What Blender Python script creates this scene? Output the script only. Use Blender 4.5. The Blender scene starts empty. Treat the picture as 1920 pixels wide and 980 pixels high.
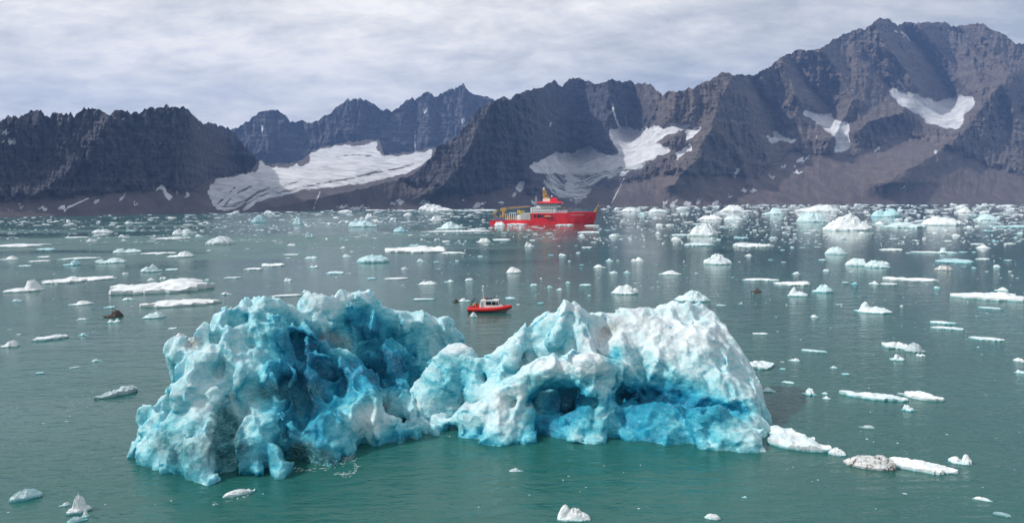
import bpy, bmesh, math, random
import numpy as np
from mathutils import Vector, Matrix
SC = bpy.context.scene
COL = SC.collection
# ------------------------------------------------------------------ camera, sky, sun, exposure
PW, PH, FPX = 1920.0, 980.0, 1371.0
CAM_H = 28.6
PITCH = math.radians(4.76)
ROLL = math.radians(0.46)
cam_data = bpy.data.cameras.new('camera')
cam_data.sensor_width = 36.0
cam_data.lens = 36.0 * FPX / PW
cam_data.clip_start = 0.5
cam_data.clip_end = 60000.0
cam = bpy.data.objects.new('camera', cam_data)
COL.objects.link(cam)
CAM_R = Matrix.Rotation(math.radians(90) - PITCH, 3, 'X') @ Matrix.Rotation(-ROLL, 3, 'Z')
cam.location = (0, 0, CAM_H)
cam.rotation_euler = CAM_R.to_euler()
SC.camera = cam
RM = np.array(CAM_R)

SUN_AZ, SUN_EL = math.radians(-100), math.radians(40)
SUN_DIR = Vector((math.sin(SUN_AZ) * math.cos(SUN_EL), math.cos(SUN_AZ) * math.cos(SUN_EL), math.sin(SUN_EL)))
sun_data = bpy.data.lights.new('sun', 'SUN')
sun_data.energy = 4.0
sun_data.angle = math.radians(0.8)
sun_data.color = (1.0, 0.968, 0.92)
sun = bpy.data.objects.new('sun', sun_data)
sun.rotation_euler = SUN_DIR.to_track_quat('Z', 'Y').to_euler()
sun.location = (0, 0, 200)
COL.objects.link(sun)

world = bpy.data.worlds.new('World')
SC.world = world
world.use_nodes = True
def build_world():
    nt = world.node_tree
    N, L = nt.nodes, nt.links
    N.clear()
    out = N.new('ShaderNodeOutputWorld')
    bg = N.new('ShaderNodeBackground')
    bg.inputs['Strength'].default_value = 0.1
    sky = N.new('ShaderNodeTexSky')
    sky.sky_type = 'NISHITA'
    sky.sun_disc = False
    sky.sun_elevation = SUN_EL
    sky.sun_rotation = SUN_AZ
    tc = N.new('ShaderNodeTexCoord')
    sep = N.new('ShaderNodeSeparateXYZ')
    L.new(tc.outputs['Generated'], sep.inputs[0])
    def math_(op, a, b=None, c=None):
        m = N.new('ShaderNodeMath'); m.operation = op
        for k, v in enumerate((a, b, c)):
            if v is None: continue
            if isinstance(v, (int, float)): m.inputs[k].default_value = v
            else: L.new(v, m.inputs[k])
        return m.outputs[0]
    zz = math_('MAXIMUM', sep.outputs['Z'], 0.0)
    den = math_('ADD', zz, 0.26)
    u = math_('DIVIDE', sep.outputs['X'], den)
    v = math_('DIVIDE', sep.outputs['Y'], den)
    comb = N.new('ShaderNodeCombineXYZ')
    L.new(u, comb.inputs[0]); L.new(v, comb.inputs[1])
    def noise(scale, det, rough, dist, sx, sy, rot, off):
        mp = N.new('ShaderNodeMapping')
        mp.inputs['Scale'].default_value = (sx, sy, 1)
        mp.inputs['Rotation'].default_value = (0, 0, rot)
        mp.inputs['Location'].default_value = off
        L.new(comb.outputs[0], mp.inputs[0])
        n = N.new('ShaderNodeTexNoise')
        n.inputs['Scale'].default_value = scale
        n.inputs['Detail'].default_value = det
        n.inputs['Roughness'].default_value = rough
        n.inputs['Distortion'].default_value = dist
        L.new(mp.outputs[0], n.inputs['Vector'])
        return n.outputs['Fac']
    n1 = noise(1.3, 7, 0.58, 0.2, 0.85, 1.1, 0.45, (3.1, 1.7, 0))
    n2 = noise(5.2, 8, 0.66, 0.15, 0.85, 1.2, 0.55, (0.4, 5.2, 0))
    n3 = noise(0.33, 3, 0.5, 0.0, 1.0, 1.0, 0.0, (6.3, 2.2, 0))
    # how near the veiled sun the direction is
    dp = N.new('ShaderNodeVectorMath'); dp.operation = 'DOT_PRODUCT'
    L.new(tc.outputs['Generated'], dp.inputs[0])
    g = Vector((math.sin(math.radians(-24)) * 0.93, math.cos(math.radians(-24)) * 0.93, 0.36)).normalized()
    dp.inputs[1].default_value = g
    glow = math_('POWER', math_('MAXIMUM', dp.outputs['Value'], 0.0), 7.0)
    t = math_('MULTIPLY_ADD', n1, 1.3, -0.65)
    t = math_('MULTIPLY_ADD', n2, 2.0, t)
    t = math_('MULTIPLY_ADD', n3, 0.5, t)
    t = math_('MULTIPLY_ADD', glow, 0.62, t)
    t = math_('ADD', t, -1.07)
    ramp = N.new('ShaderNodeValToRGB')
    cr = ramp.color_ramp
    cr.elements[0].position = 0.0; cr.elements[0].color = (6.3, 6.5, 6.5, 1)
    cr.elements[1].position = 1.0; cr.elements[1].color = (14.8, 14.0, 12.9, 1)
    e = cr.elements.new(0.45); e.color = (9.9, 9.7, 9.2, 1)
    e = cr.elements.new(0.75); e.color = (12.4, 12.0, 11.1, 1)
    L.new(t, ramp.inputs[0])
    mix = N.new('ShaderNodeMix'); mix.data_type = 'RGBA'
    # a thin veil: most of the picture's sky is cloud, a little of the clear sky shows through it
    L.new(sky.outputs[0], mix.inputs['A'])
    L.new(ramp.outputs[0], mix.inputs['B'])
    mix.inputs['Factor'].default_value = 0.9
    L.new(mix.outputs['Result'], bg.inputs['Color'])
    L.new(bg.outputs[0], out.inputs['Surface'])
build_world()
SC.view_settings.view_transform = 'Standard'
SC.view_settings.look = 'None'
SC.view_settings.exposure = 0.0
SC.view_settings.gamma = 1.0
SC.view_settings.use_curve_mapping = False
SC.render.engine = 'CYCLES'
SC.cycles.use_denoising = True
SC.cycles.max_bounces = 6
SC.cycles.diffuse_bounces = 3
SC.cycles.glossy_bounces = 3
SC.cycles.transmission_bounces = 2
SC.cycles.volume_bounces = 0
SC.cycles.caustics_reflective = False
SC.cycles.caustics_refractive = False
SC.cycles.use_adaptive_sampling = True
SC.cycles.adaptive_threshold = 0.015

# ------------------------------------------------------------------ surveying helpers
def rays(px, py):
    """world direction of the sight line through a point of the photograph"""
    px = np.asarray(px, float); py = np.asarray(py, float)
    c = np.stack([(px - PW / 2) / FPX, -(py - PH / 2) / FPX, -np.ones_like(px * py)], -1)
    return c @ RM.T
def unproj(px, py, d):
    r = rays(px, py)
    d = np.asarray(d, float)
    return np.array([0, 0, CAM_H]) + r * (d / r[..., 1])[..., None]
def on_water(px, py):
    r = rays(px, py)
    return np.array([0, 0, CAM_H]) + r * (-CAM_H / r[..., 2])[..., None]
def proj(P):
    q = (np.asarray(P) - np.array([0, 0, CAM_H])) @ RM
    w = -q[..., 2]
    return PW / 2 + q[..., 0] / w * FPX, PH / 2 - q[..., 1] / w * FPX

# ------------------------------------------------------------------ noise
_rng = np.random.RandomState(11)
_PERM = _rng.permutation(256).astype(np.int32)
_PERM = np.concatenate([_PERM, _PERM, _PERM])
_G = _rng.normal(size=(256, 3)); _G /= np.linalg.norm(_G, axis=1)[:, None]
_G = (_G * 1.6).astype(np.float32)
def perlin(P):
    P = np.asarray(P, np.float32)
    i = np.floor(P).astype(np.int32); f = P - i
    i &= 255
    u = f * f * f * (f * (f * 6 - 15) + 10)
    out = 0.0
    for dx in (0, 1):
        wx = u[..., 0] if dx else 1 - u[..., 0]
        a = _PERM[(i[..., 0] + dx) & 255]
        for dy in (0, 1):
            wy = u[..., 1] if dy else 1 - u[..., 1]
            b = _PERM[(a + i[..., 1] + dy) & 255]
            for dz in (0, 1):
                wz = u[..., 2] if dz else 1 - u[..., 2]
                g = _G[_PERM[(b + i[..., 2] + dz) & 255]]
                dot = g[..., 0] * (f[..., 0] - dx) + g[..., 1] * (f[..., 1] - dy) + g[..., 2] * (f[..., 2] - dz)
                out = out + wx * wy * wz * dot
    return out
def fbm(P, octaves=4, gain=0.5, ridged=False):
    P = np.asarray(P, np.float32); a, s, tot = 1.0, 0.0, 0.0
    for k in range(octaves):
        n = perlin(P * (2.03 ** k) + 17.3 * k)
        if ridged: n = 1 - 2 * np.abs(n)
        s = s + a * n; tot += a; a *= gain
    return s / tot
def smooth01(x, a, b):
    t = np.clip((x - a) / (b - a), 0, 1)
    return t * t * (3 - 2 * t)

# ------------------------------------------------------------------ object helpers
def tag(o, label=None, cat=None, group=None, kind=None):
    if label: o['label'] = label
    if cat: o['category'] = cat
    if group: o['group'] = group
    if kind: o['kind'] = kind
    return o
def link(o, parent=None):
    COL.objects.link(o)
    if parent is not None: o.parent = parent
    return o
def empty(name, loc, rz=0.0):
    o = bpy.data.objects.new(name, None)
    o.empty_display_size = 0.5
    o.location = loc; o.rotation_euler = (0, 0, rz)
    return link(o)
def np_mesh(name, V, F, mat=None, parent=None, smooth=True, attrs=None, loc=None):
    """V (n,3), F (m,4) or (m,3) arrays"""
    V = np.asarray(V, np.float32); F = np.asarray(F, np.int32)
    me = bpy.data.meshes.new(name)
    k = F.shape[1]
    me.vertices.add(len(V)); me.vertices.foreach_set('co', V.ravel())
    me.loops.add(F.size); me.loops.foreach_set('vertex_index', F.ravel())
    me.polygons.add(len(F))
    me.polygons.foreach_set('loop_start', np.arange(0, F.size, k, dtype=np.int32))
    me.polygons.foreach_set('use_smooth', np.full(len(F), bool(smooth)))
    me.update(calc_edges=True)
    for an, av in (attrs or {}).items():
        at = me.attributes.new(an, 'FLOAT', 'POINT')
        at.data.foreach_set('value', np.asarray(av, np.float32))
    if mat: me.materials.append(mat)
    o = bpy.data.objects.new(name, me)
    if loc is not None: o.location = loc
    return link(o, parent)
def grid_faces(nr, nc, wrap=False):
    r = np.arange(nr - 1)[:, None]; c = np.arange(nc if wrap else nc - 1)[None, :]
    c2 = (c + 1) % nc
    a = r * nc + c; b = r * nc + c2; d = (r + 1) * nc + c; e = (r + 1) * nc + c2
    return np.stack([a, b, e, d], -1).reshape(-1, 4)

# ------------------------------------------------------------------ material helpers
class Nodes:
    """a small wrapper that writes node materials"""
    def __init__(s, name):
        s.m = bpy.data.materials.new(name); s.m.use_nodes = True
        s.t = s.m.node_tree; s.N, s.L = s.t.nodes, s.t.links
        s.b = s.N['Principled BSDF']; s.out = s.N['Material Output']
        s._pos = None
    def set(s, sock, v):
        if v is None: return
        if hasattr(v, 'links') or isinstance(v, bpy.types.NodeSocket): s.L.new(v, sock)
        else:
            if isinstance(v, tuple) and len(v) == 3 and sock.type == 'RGBA': v = v + (1,)
            sock.default_value = v
    def pos(s):
        if s._pos is None: s._pos = s.N.new('ShaderNodeNewGeometry')
        return s._pos.outputs['Position']
    def obj(s):
        return s.N.new('ShaderNodeTexCoord').outputs['Object']
    def normal(s):
        s.pos(); return s._pos.outputs['Normal']
    def mapping(s, vec, scale=(1, 1, 1), rot=(0, 0, 0), loc=(0, 0, 0)):
        n = s.N.new('ShaderNodeMapping'); s.L.new(vec, n.inputs[0])
        n.inputs['Scale'].default_value = scale; n.inputs['Rotation'].default_value = rot; n.inputs['Location'].default_value = loc
        return n.outputs[0]
    def noise(s, vec, scale=1, detail=4, rough=0.5, dist=0.0):
        n = s.N.new('ShaderNodeTexNoise'); s.L.new(vec, n.inputs['Vector'])
        n.inputs['Scale'].default_value = scale; n.inputs['Detail'].default_value = detail
        n.inputs['Roughness'].default_value = rough; n.inputs['Distortion'].default_value = dist
        return n.outputs['Fac']
    def voronoi(s, vec, scale=1, feature='F1'):
        n = s.N.new('ShaderNodeTexVoronoi'); s.L.new(vec, n.inputs['Vector']); n.feature = feature
        n.inputs['Scale'].default_value = scale
        return n.outputs['Distance']
    def facet(s, vec, scale):
        """height that tilts a different way inside every cell: broken, many-sided ice"""
        n = s.N.new('ShaderNodeTexVoronoi'); s.L.new(vec, n.inputs['Vector']); n.inputs['Scale'].default_value = scale
        a = s.N.new('ShaderNodeVectorMath'); a.operation = 'SUBTRACT'; s.L.new(vec, a.inputs[0]); s.L.new(n.outputs['Position'], a.inputs[1])
        b = s.N.new('ShaderNodeVectorMath'); b.operation = 'SUBTRACT'; s.L.new(n.outputs['Color'], b.inputs[0]); b.inputs[1].default_value = (.5, .5, .5)
        d = s.N.new('ShaderNodeVectorMath'); d.operation = 'DOT_PRODUCT'; s.L.new(a.outputs[0], d.inputs[0]); s.L.new(b.outputs[0], d.inputs[1])
        return d.outputs['Value']
    def warp(s, vec, scale, amount):
        n = s.N.new('ShaderNodeTexNoise'); s.L.new(vec, n.inputs['Vector']); n.inputs['Scale'].default_value = scale; n.inputs['Detail'].default_value = 3
        a = s.N.new('ShaderNodeVectorMath'); a.operation = 'MULTIPLY_ADD'; s.L.new(n.outputs['Color'], a.inputs[0]); a.inputs[1].default_value = (amount,) * 3; s.L.new(vec, a.inputs[2])
        return a.outputs[0]
    def attr(s, name):
        n = s.N.new('ShaderNodeAttribute'); n.attribute_name = name
        return n.outputs['Fac']
    def math(s, op, a, b=None, c=None, clamp=False):
        m = s.N.new('ShaderNodeMath'); m.operation = op; m.use_clamp = clamp
        for k, v in enumerate((a, b, c)): s.set(m.inputs[k], v)
        return m.outputs[0]
    def ramp(s, fac, stops):
        n = s.N.new('ShaderNodeValToRGB'); s.L.new(fac, n.inputs[0]); e = n.color_ramp.elements
        while len(e) < len(stops): e.new(0.5)
        for k, (p, c) in enumerate(stops):
            e[k].position = p; e[k].color = (c + (1,)) if isinstance(c, tuple) else (c, c, c, 1)
        return n.outputs[0]
    def mix(s, f, a, b):
        n = s.N.new('ShaderNodeMix'); n.data_type = 'RGBA'
        s.set(n.inputs['Factor'], f); s.set(n.inputs['A'], a); s.set(n.inputs['B'], b)
        return n.outputs['Result']
    def maprange(s, v, a, b, c=0.0, d=1.0):
        n = s.N.new('ShaderNodeMapRange'); s.set(n.inputs[0], v)
        for k, x in zip((1, 2, 3, 4), (a, b, c, d)): s.set(n.inputs[k], x)
        return n.outputs[0]
    def sep(s, vec):
        n = s.N.new('ShaderNodeSeparateXYZ'); s.L.new(vec, n.inputs[0]); return n.outputs
    def bump(s, h, strength=1.0, distance=1.0, normal=None):
        n = s.N.new('ShaderNodeBump'); s.set(n.inputs['Height'], h); s.set(n.inputs['Strength'], strength)
        n.inputs['Distance'].default_value = distance
        if normal is not None: s.L.new(normal, n.inputs['Normal'])
        return n.outputs[0]
    def fin(s, color=None, rough=None, normal=None, **kw):
        s.set(s.b.inputs['Base Color'], color); s.set(s.b.inputs['Roughness'], rough)
        if normal is not None: s.L.new(normal, s.b.inputs['Normal'])
        for k, v in kw.items(): s.set(s.b.inputs[k.replace('_', ' ')], v)
        return s.m
def paint(name, col, rough=0.45, wear=0.12, scale=0.8, metallic=0.0):
    n = Nodes(name); p = n.obj()
    f = n.noise(p, scale, 5, 0.6)
    dark = tuple(c * (1 - wear * 2.2) for c in col); lite = tuple(min(1, c * (1 + wear)) for c in col)
    c = n.ramp(f, [(0.3, dark), (0.62, lite)])
    return n.fin(c, n.maprange(f, 0.3, 0.7, rough + 0.1, rough - 0.08), Metallic=metallic)
# ------------------------------------------------------------------ WATER
def mat_water():
    n = Nodes('fjord_water')
    p = n.pos()
    # wind: calm lanes and ruffled lanes, long across the fjord
    w1 = n.noise(n.mapping(p, (0.0022, 0.0105, 1), (0, 0, 0.06)), 1.0, 4, 0.55, 0.4)
    w2 = n.noise(n.mapping(p, (0.010, 0.030, 1), (0, 0, -0.05), (4, 9, 0)), 1.0, 3, 0.5, 0.3)
    wind = n.maprange(n.math('MULTIPLY_ADD', w2, 0.45, w1), 0.52, 0.95)
    a = n.noise(n.mapping(p, (0.50, 1.0, 1), (0, 0, 0.14)), 1.05, 4, 0.55, 0.35)
    b = n.noise(n.mapping(p, (0.11, 0.30, 1), (0, 0, -0.10)), 1.0, 3, 0.5, 0.4)
    c = n.noise(n.mapping(p, (1.6, 2.4, 1), (0, 0, 0.5)), 1.0, 2, 0.5)
    h = n.math('MULTIPLY_ADD', a, 0.20, n.math('MULTIPLY_ADD', b, 0.42, n.math('MULTIPLY', c, 0.04)))
    lee = n.maprange(n.sep(p)[0], -170.0, 60.0, 1.0, 0.22)
    wind = n.math('MULTIPLY', wind, lee)
    wind = n.math('ADD', wind, n.maprange(n.sep(p)[1], 80.0, 380.0, 0.62, 0.0))
    near_lane = n.math('EXPONENT', n.math('MULTIPLY', n.math('ADD', n.math('POWER', n.math('MULTIPLY_ADD', n.sep(p)[0], 1 / 62.0, 88 / 62.0), 2.0), n.math('POWER', n.math('MULTIPLY_ADD', n.sep(p)[1], 1 / 75.0, -135 / 75.0), 2.0)), -1.0))
    wind = n.math('MAXIMUM', n.math('MULTIPLY_ADD', near_lane, -0.45, wind), 0.0)
    strength = n.math('MULTIPLY_ADD', wind, 0.80, 0.12)
    bmp = n.bump(h, strength, 1.0)
    mud = n.noise(n.mapping(p, (0.012, 0.02, 1)), 1.0, 4, 0.55)
    col = n.ramp(mud, [(0.3, (0.013, 0.086, 0.077)), (0.7, (0.021, 0.122, 0.106))])
    lane = n.math('MULTIPLY', n.math('EXPONENT' , n.math('MULTIPLY', n.math('ADD', n.math('POWER', n.math('MULTIPLY_ADD', n.sep(p)[0], 1 / 300.0, 250 / 300.0), 2.0), n.math('POWER', n.math('MULTIPLY_ADD', n.sep(p)[1], 1 / 120.0, -530 / 120.0), 2.0)), -1.0)), n.maprange(w2, 0.35, 0.6, 0.3, 1.0))
    rough = n.maprange(n.math('ADD', n.math('MULTIPLY', n.maprange(n.math('MULTIPLY_ADD', w2, 0.45, w1), 0.52, 0.95), lee), lane), 0.0, 1.0, 0.03, 0.32)
    return n.fin(col, rough, bmp, IOR=1.34)
WATER = mat_water()
def build_water():
    xs = np.array([-6800, 6800.0]); ys = np.array([-1500, 8800.0])
    V = np.array([[xs[0], ys[0], 0], [xs[1], ys[0], 0], [xs[1], ys[1], 0], [xs[0], ys[1], 0]])
    o = np_mesh('water', V, np.array([[0, 1, 2, 3]]), WATER, smooth=False)
    tag(o, kind='structure')
build_water()

# ------------------------------------------------------------------ MOUNTAINS
def mat_rock():
    n = Nodes('mountain_rock')
    p = n.pos()
    strata = n.noise(n.mapping(p, (0.0016, 0.0016, 0.055), (0.03, 0.05, 0)), 1.0, 6, 0.62, 0.5)
    grain = n.noise(p, 0.035, 8, 0.66)
    patch = n.noise(p, 0.0028, 5, 0.6, 0.6)
    tone = n.math('MULTIPLY_ADD', strata, 0.45, n.math('MULTIPLY', grain, 0.55))
    c1 = n.ramp(tone, [(0.34, (0.085, 0.074, 0.070)), (0.5, (0.190, 0.162, 0.145)), (0.66, (0.330, 0.290, 0.258))])
    c2 = n.ramp(tone, [(0.34, (0.086, 0.068, 0.066)), (0.5, (0.175, 0.138, 0.128)), (0.66, (0.290, 0.232, 0.205))])
    rock = n.mix(n.maprange(patch, 0.42, 0.6), c1, c2)
    haze_shade = n.ramp(tone, [(0.36, (0.038, 0.038, 0.054)), (0.5, (0.090, 0.088, 0.115)), (0.64, (0.185, 0.176, 0.200))])  # blue haze and shade of the left ranges put into the rock colour
    rock = n.mix(n.maprange(n.math('ADD', n.attr('haze_shade'), n.math('MULTIPLY_ADD', patch, 1.2, -0.6)), 0.3, 0.7), rock, haze_shade)
    # scree is smoother, finer and a little redder
    scree_tone = n.noise(n.mapping(p, (0.02, 0.02, 0.006)), 1.0, 7, 0.62)
    scree = n.ramp(scree_tone, [(0.3, (0.085, 0.068, 0.064)), (0.55, (0.135, 0.108, 0.098)), (0.75, (0.20, 0.168, 0.142))])
    sc = n.math('ADD', n.attr('scree'), n.math('MULTIPLY_ADD', grain, 0.8, -0.4))
    scree = n.mix(n.math('MULTIPLY', n.attr('haze_shade'), 0.6), scree, n.ramp(scree_tone, [(0.3, (0.045, 0.042, 0.050)), (0.75, (0.11, 0.10, 0.108))]))  # scree carries the same painted haze and shade on the left
    base = n.mix(n.maprange(sc, 0.4, 0.6), rock, scree)
    # snow and ice where the survey says, with ragged edges
    sn = n.noise(p, 0.012, 8, 0.68)
    sn2 = n.noise(n.mapping(p, (0.03, 0.03, 0.012)), 1.0, 5, 0.7)
    snow_f = n.math('ADD', n.attr('snow'), n.math('MULTIPLY_ADD', sn, 1.3, n.math('MULTIPLY_ADD', sn2, 0.9, -1.10)))
    snow_f = n.maprange(snow_f, 0.46, 0.54)
    icec = n.ramp(n.noise(n.mapping(p, (0.011, 0.011, 0.03)), 1.0, 7, 0.68, 0.8), [(0.32, (0.34, 0.36, 0.39)), (0.48, (0.56, 0.57, 0.60)), (0.62, (0.74, 0.74, 0.76))])
    dirty = n.ramp(n.noise(p, 0.02, 6, 0.7), [(0.35, (0.26, 0.29, 0.31)), (0.65, (0.62, 0.64, 0.66))])
    snowc = n.mix(n.maprange(n.math('ADD', n.attr('grime'), n.math('MULTIPLY_ADD', sn2, 0.8, -0.4)), 0.3, 0.7), icec, dirty)
    col = n.mix(snow_f, base, snowc)
    hb = n.math('MULTIPLY_ADD', n.noise(p, 0.014, 10, 0.66), 85.0, n.math('MULTIPLY', n.noise(n.mapping(p, (0.004, 0.004, 0.05)), 1.0, 6, 0.66), 17.0))
    st = n.math('MULTIPLY_ADD', n.math('MAXIMUM', snow_f, n.math('MULTIPLY', n.attr('scree'), 0.78)), -0.93, 0.96)
    bmp = n.bump(hb, st, 1.0)
    return n.fin(col, 0.9, bmp)
ROCK = mat_rock()

def inside_poly(px, py, poly):
    poly = np.asarray(poly, float)
    x0, y0 = poly[:, 0], poly[:, 1]; x1, y1 = np.roll(x0, -1), np.roll(y0, -1)
    r = np.zeros(px.shape, bool)
    for a, b, c, d in zip(x0, y0, x1, y1):
        if b == d: continue
        r ^= ((b > py) != (d > py)) & (px < (c - a) * (py - b) / (d - b) + a)
    return r
def line_dist(px, py, pts):
    """distance to a polyline and the position 0..1 along it"""
    best = np.full(px.shape, 1e9); tt = np.zeros(px.shape); n = len(pts) - 1
    for k in range(n):
        (a, b), (c, d) = pts[k][:2], pts[k + 1][:2]
        vx, vy = c - a, d - b
        t = np.clip(((px - a) * vx + (py - b) * vy) / (vx * vx + vy * vy + 1e-9), 0, 1)
        q = np.hypot(px - a - t * vx, py - b - t * vy)
        m = q < best
        best = np.where(m, q, best); tt = np.where(m, (k + t) / n, tt)
    return best, tt
def blur(a, s, axis=None):
    r = int(max(1, s * 2.5)); k = np.exp(-0.5 * (np.arange(-r, r + 1) / s) ** 2); k /= k.sum()
    for ax in ((0, 1) if axis is None else (axis,)):
        p = np.pad(a, [(r, r) if i == ax else (0, 0) for i in range(2)], mode='edge')
        a = np.apply_along_axis(lambda v: np.convolve(v, k, 'valid'), ax, p)
    return a

SHORE_X = [-400, 0, 200, 400, 700, 1100, 1560, 1920, 2300]
SHORE_D = [1380, 1640, 1800, 2040, 2540, 2950, 3350, 3700, 3900]
POLYS = [  # snow fields and glaciers: outline surveyed on the photograph
    ('clean', [(1140,250),(1147,243),(1165,237),(1180,238),(1195,241),(1206,249),(1203,237),(1215,240),(1225,234),(1240,240),(1260,233),(1275,232),(1295,235),(1280,245),(1260,250),(1235,262),(1225,266),(1250,276),(1258,283),(1240,292),(1210,300),(1190,312),(1170,310),(1130,322),(1100,326),(1060,326),(1040,324),(1015,326),(990,315),(1000,302),(1010,300),(1030,292),(1045,284),(1060,285),(1075,290),(1095,275),(1105,275),(1120,283),(1150,291),(1162,290),(1150,270)]),
    ('dirty', [(1015,326),(1060,326),(1130,322),(1170,312),(1215,300),(1200,322),(1165,330),(1130,338),(1115,350),(1100,372),(1080,382),(1050,378),(1030,362),(1018,345)]),
    ('clean', [(1065,330),(1075,330),(1073,366),(1064,368)]),
    ('clean', [(1285,243),(1320,234),(1308,249),(1288,262)]),
    ('clean', [(1264,290),(1280,278),(1302,267),(1296,280),(1270,299)]),
    ('clean', [(1505,207),(1520,208),(1535,213),(1548,211),(1555,212),(1560,222),(1575,228),(1590,230),(1595,242),(1588,250),(1595,262),(1595,278),(1580,284),(1565,288),(1563,278),(1570,262),(1562,250),(1550,246),(1540,232),(1520,222),(1508,216)]),
    ('clean', [(1438,234),(1460,249),(1472,260),(1500,257),(1500,261),(1472,268),(1450,268),(1425,252),(1447,258),(1452,254)]),
    ('dirty', [(1488,232),(1500,234),(1545,258),(1545,266),(1515,252)]),
    ('clean', [(1665,164),(1685,170),(1705,172),(1730,183),(1760,190),(1785,182),(1800,180),(1822,183),(1830,195),(1815,208),(1805,215),(1808,230),(1795,246),(1770,240),(1745,235),(1720,215),(1700,202),(1680,192),(1672,180)]),
    ('clean', [(285,358),(295,350),(303,342),(312,354),(322,365),(318,375),(310,366),(300,357)]),
    ('clean', [(970,350),(980,335),(988,345),(978,362),(965,355)]),
]
SPOTS = [(22,265,7,6),(12,248,13,3),(5,262,6,2),(228,372,3,8),(180,382,4,4),(120,389,12,3),(80,392,9,3),(40,384,8,2),(255,383,7,5),(350,366,4,6),(332,358,4,3),
    (745,380,14,4),(868,379,7,4),(893,385,7,5),(672,390,22,4),(798,381,13,5),(640,389,10,3),(1382,322,5,9),(1395,357,6,3),(1412,358,6,3),(1368,368,4,3),(1500,299,11,5),(1514,297,5,3),
    (1490,310,5,2),(1497,322,8,3),(1446,330,7,3),(1470,313,6,2),(1262,382,7,9),(1290,384,9,5),(1308,379,4,6),(1341,384,6,6),(1412,386,5,2),(1250,377,4,5),(1646,278,4,4),(1754,287,4,4),(1695,352,6,3),(1412,357,6,3),
    (797,207,4,5),(843,203,3,2),(868,228,3,4),(1034,231,2,4),(1190,205,2,2),(655,190,3,2),(672,192,2,2),(490,241,4,3),(375,238,2,2),(292,216,3,1.5),(231,224,3,2),(940,379,7,3),(905,382,6,3),
    (1680,62,4,2),(1698,66,2,2),(1780,58,2,2),(1860,66,3,2),(1694,70,2,3),(965,365,4,4),(1000,380,5,3),(1020,384,9,2),(1553,182,3,2)]
CHUTES = [([(1148,195),(1152,215),(1160,236)], 1.6), ([(1172,218),(1176,237)], 1.0), ([(1685,150),(1690,157),(1697,168)], 1.8), ([(1690,60),(1700,68),(1706,76)], 1.6), ([(778,245),(778,282)], 0.9), ([(165,372),(130,388)], 1.2), ([(600,360),(592,378),(588,392)], 0.9),
    ([(1170,335),(1155,365),(1147,380)], 0.8)]

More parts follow.
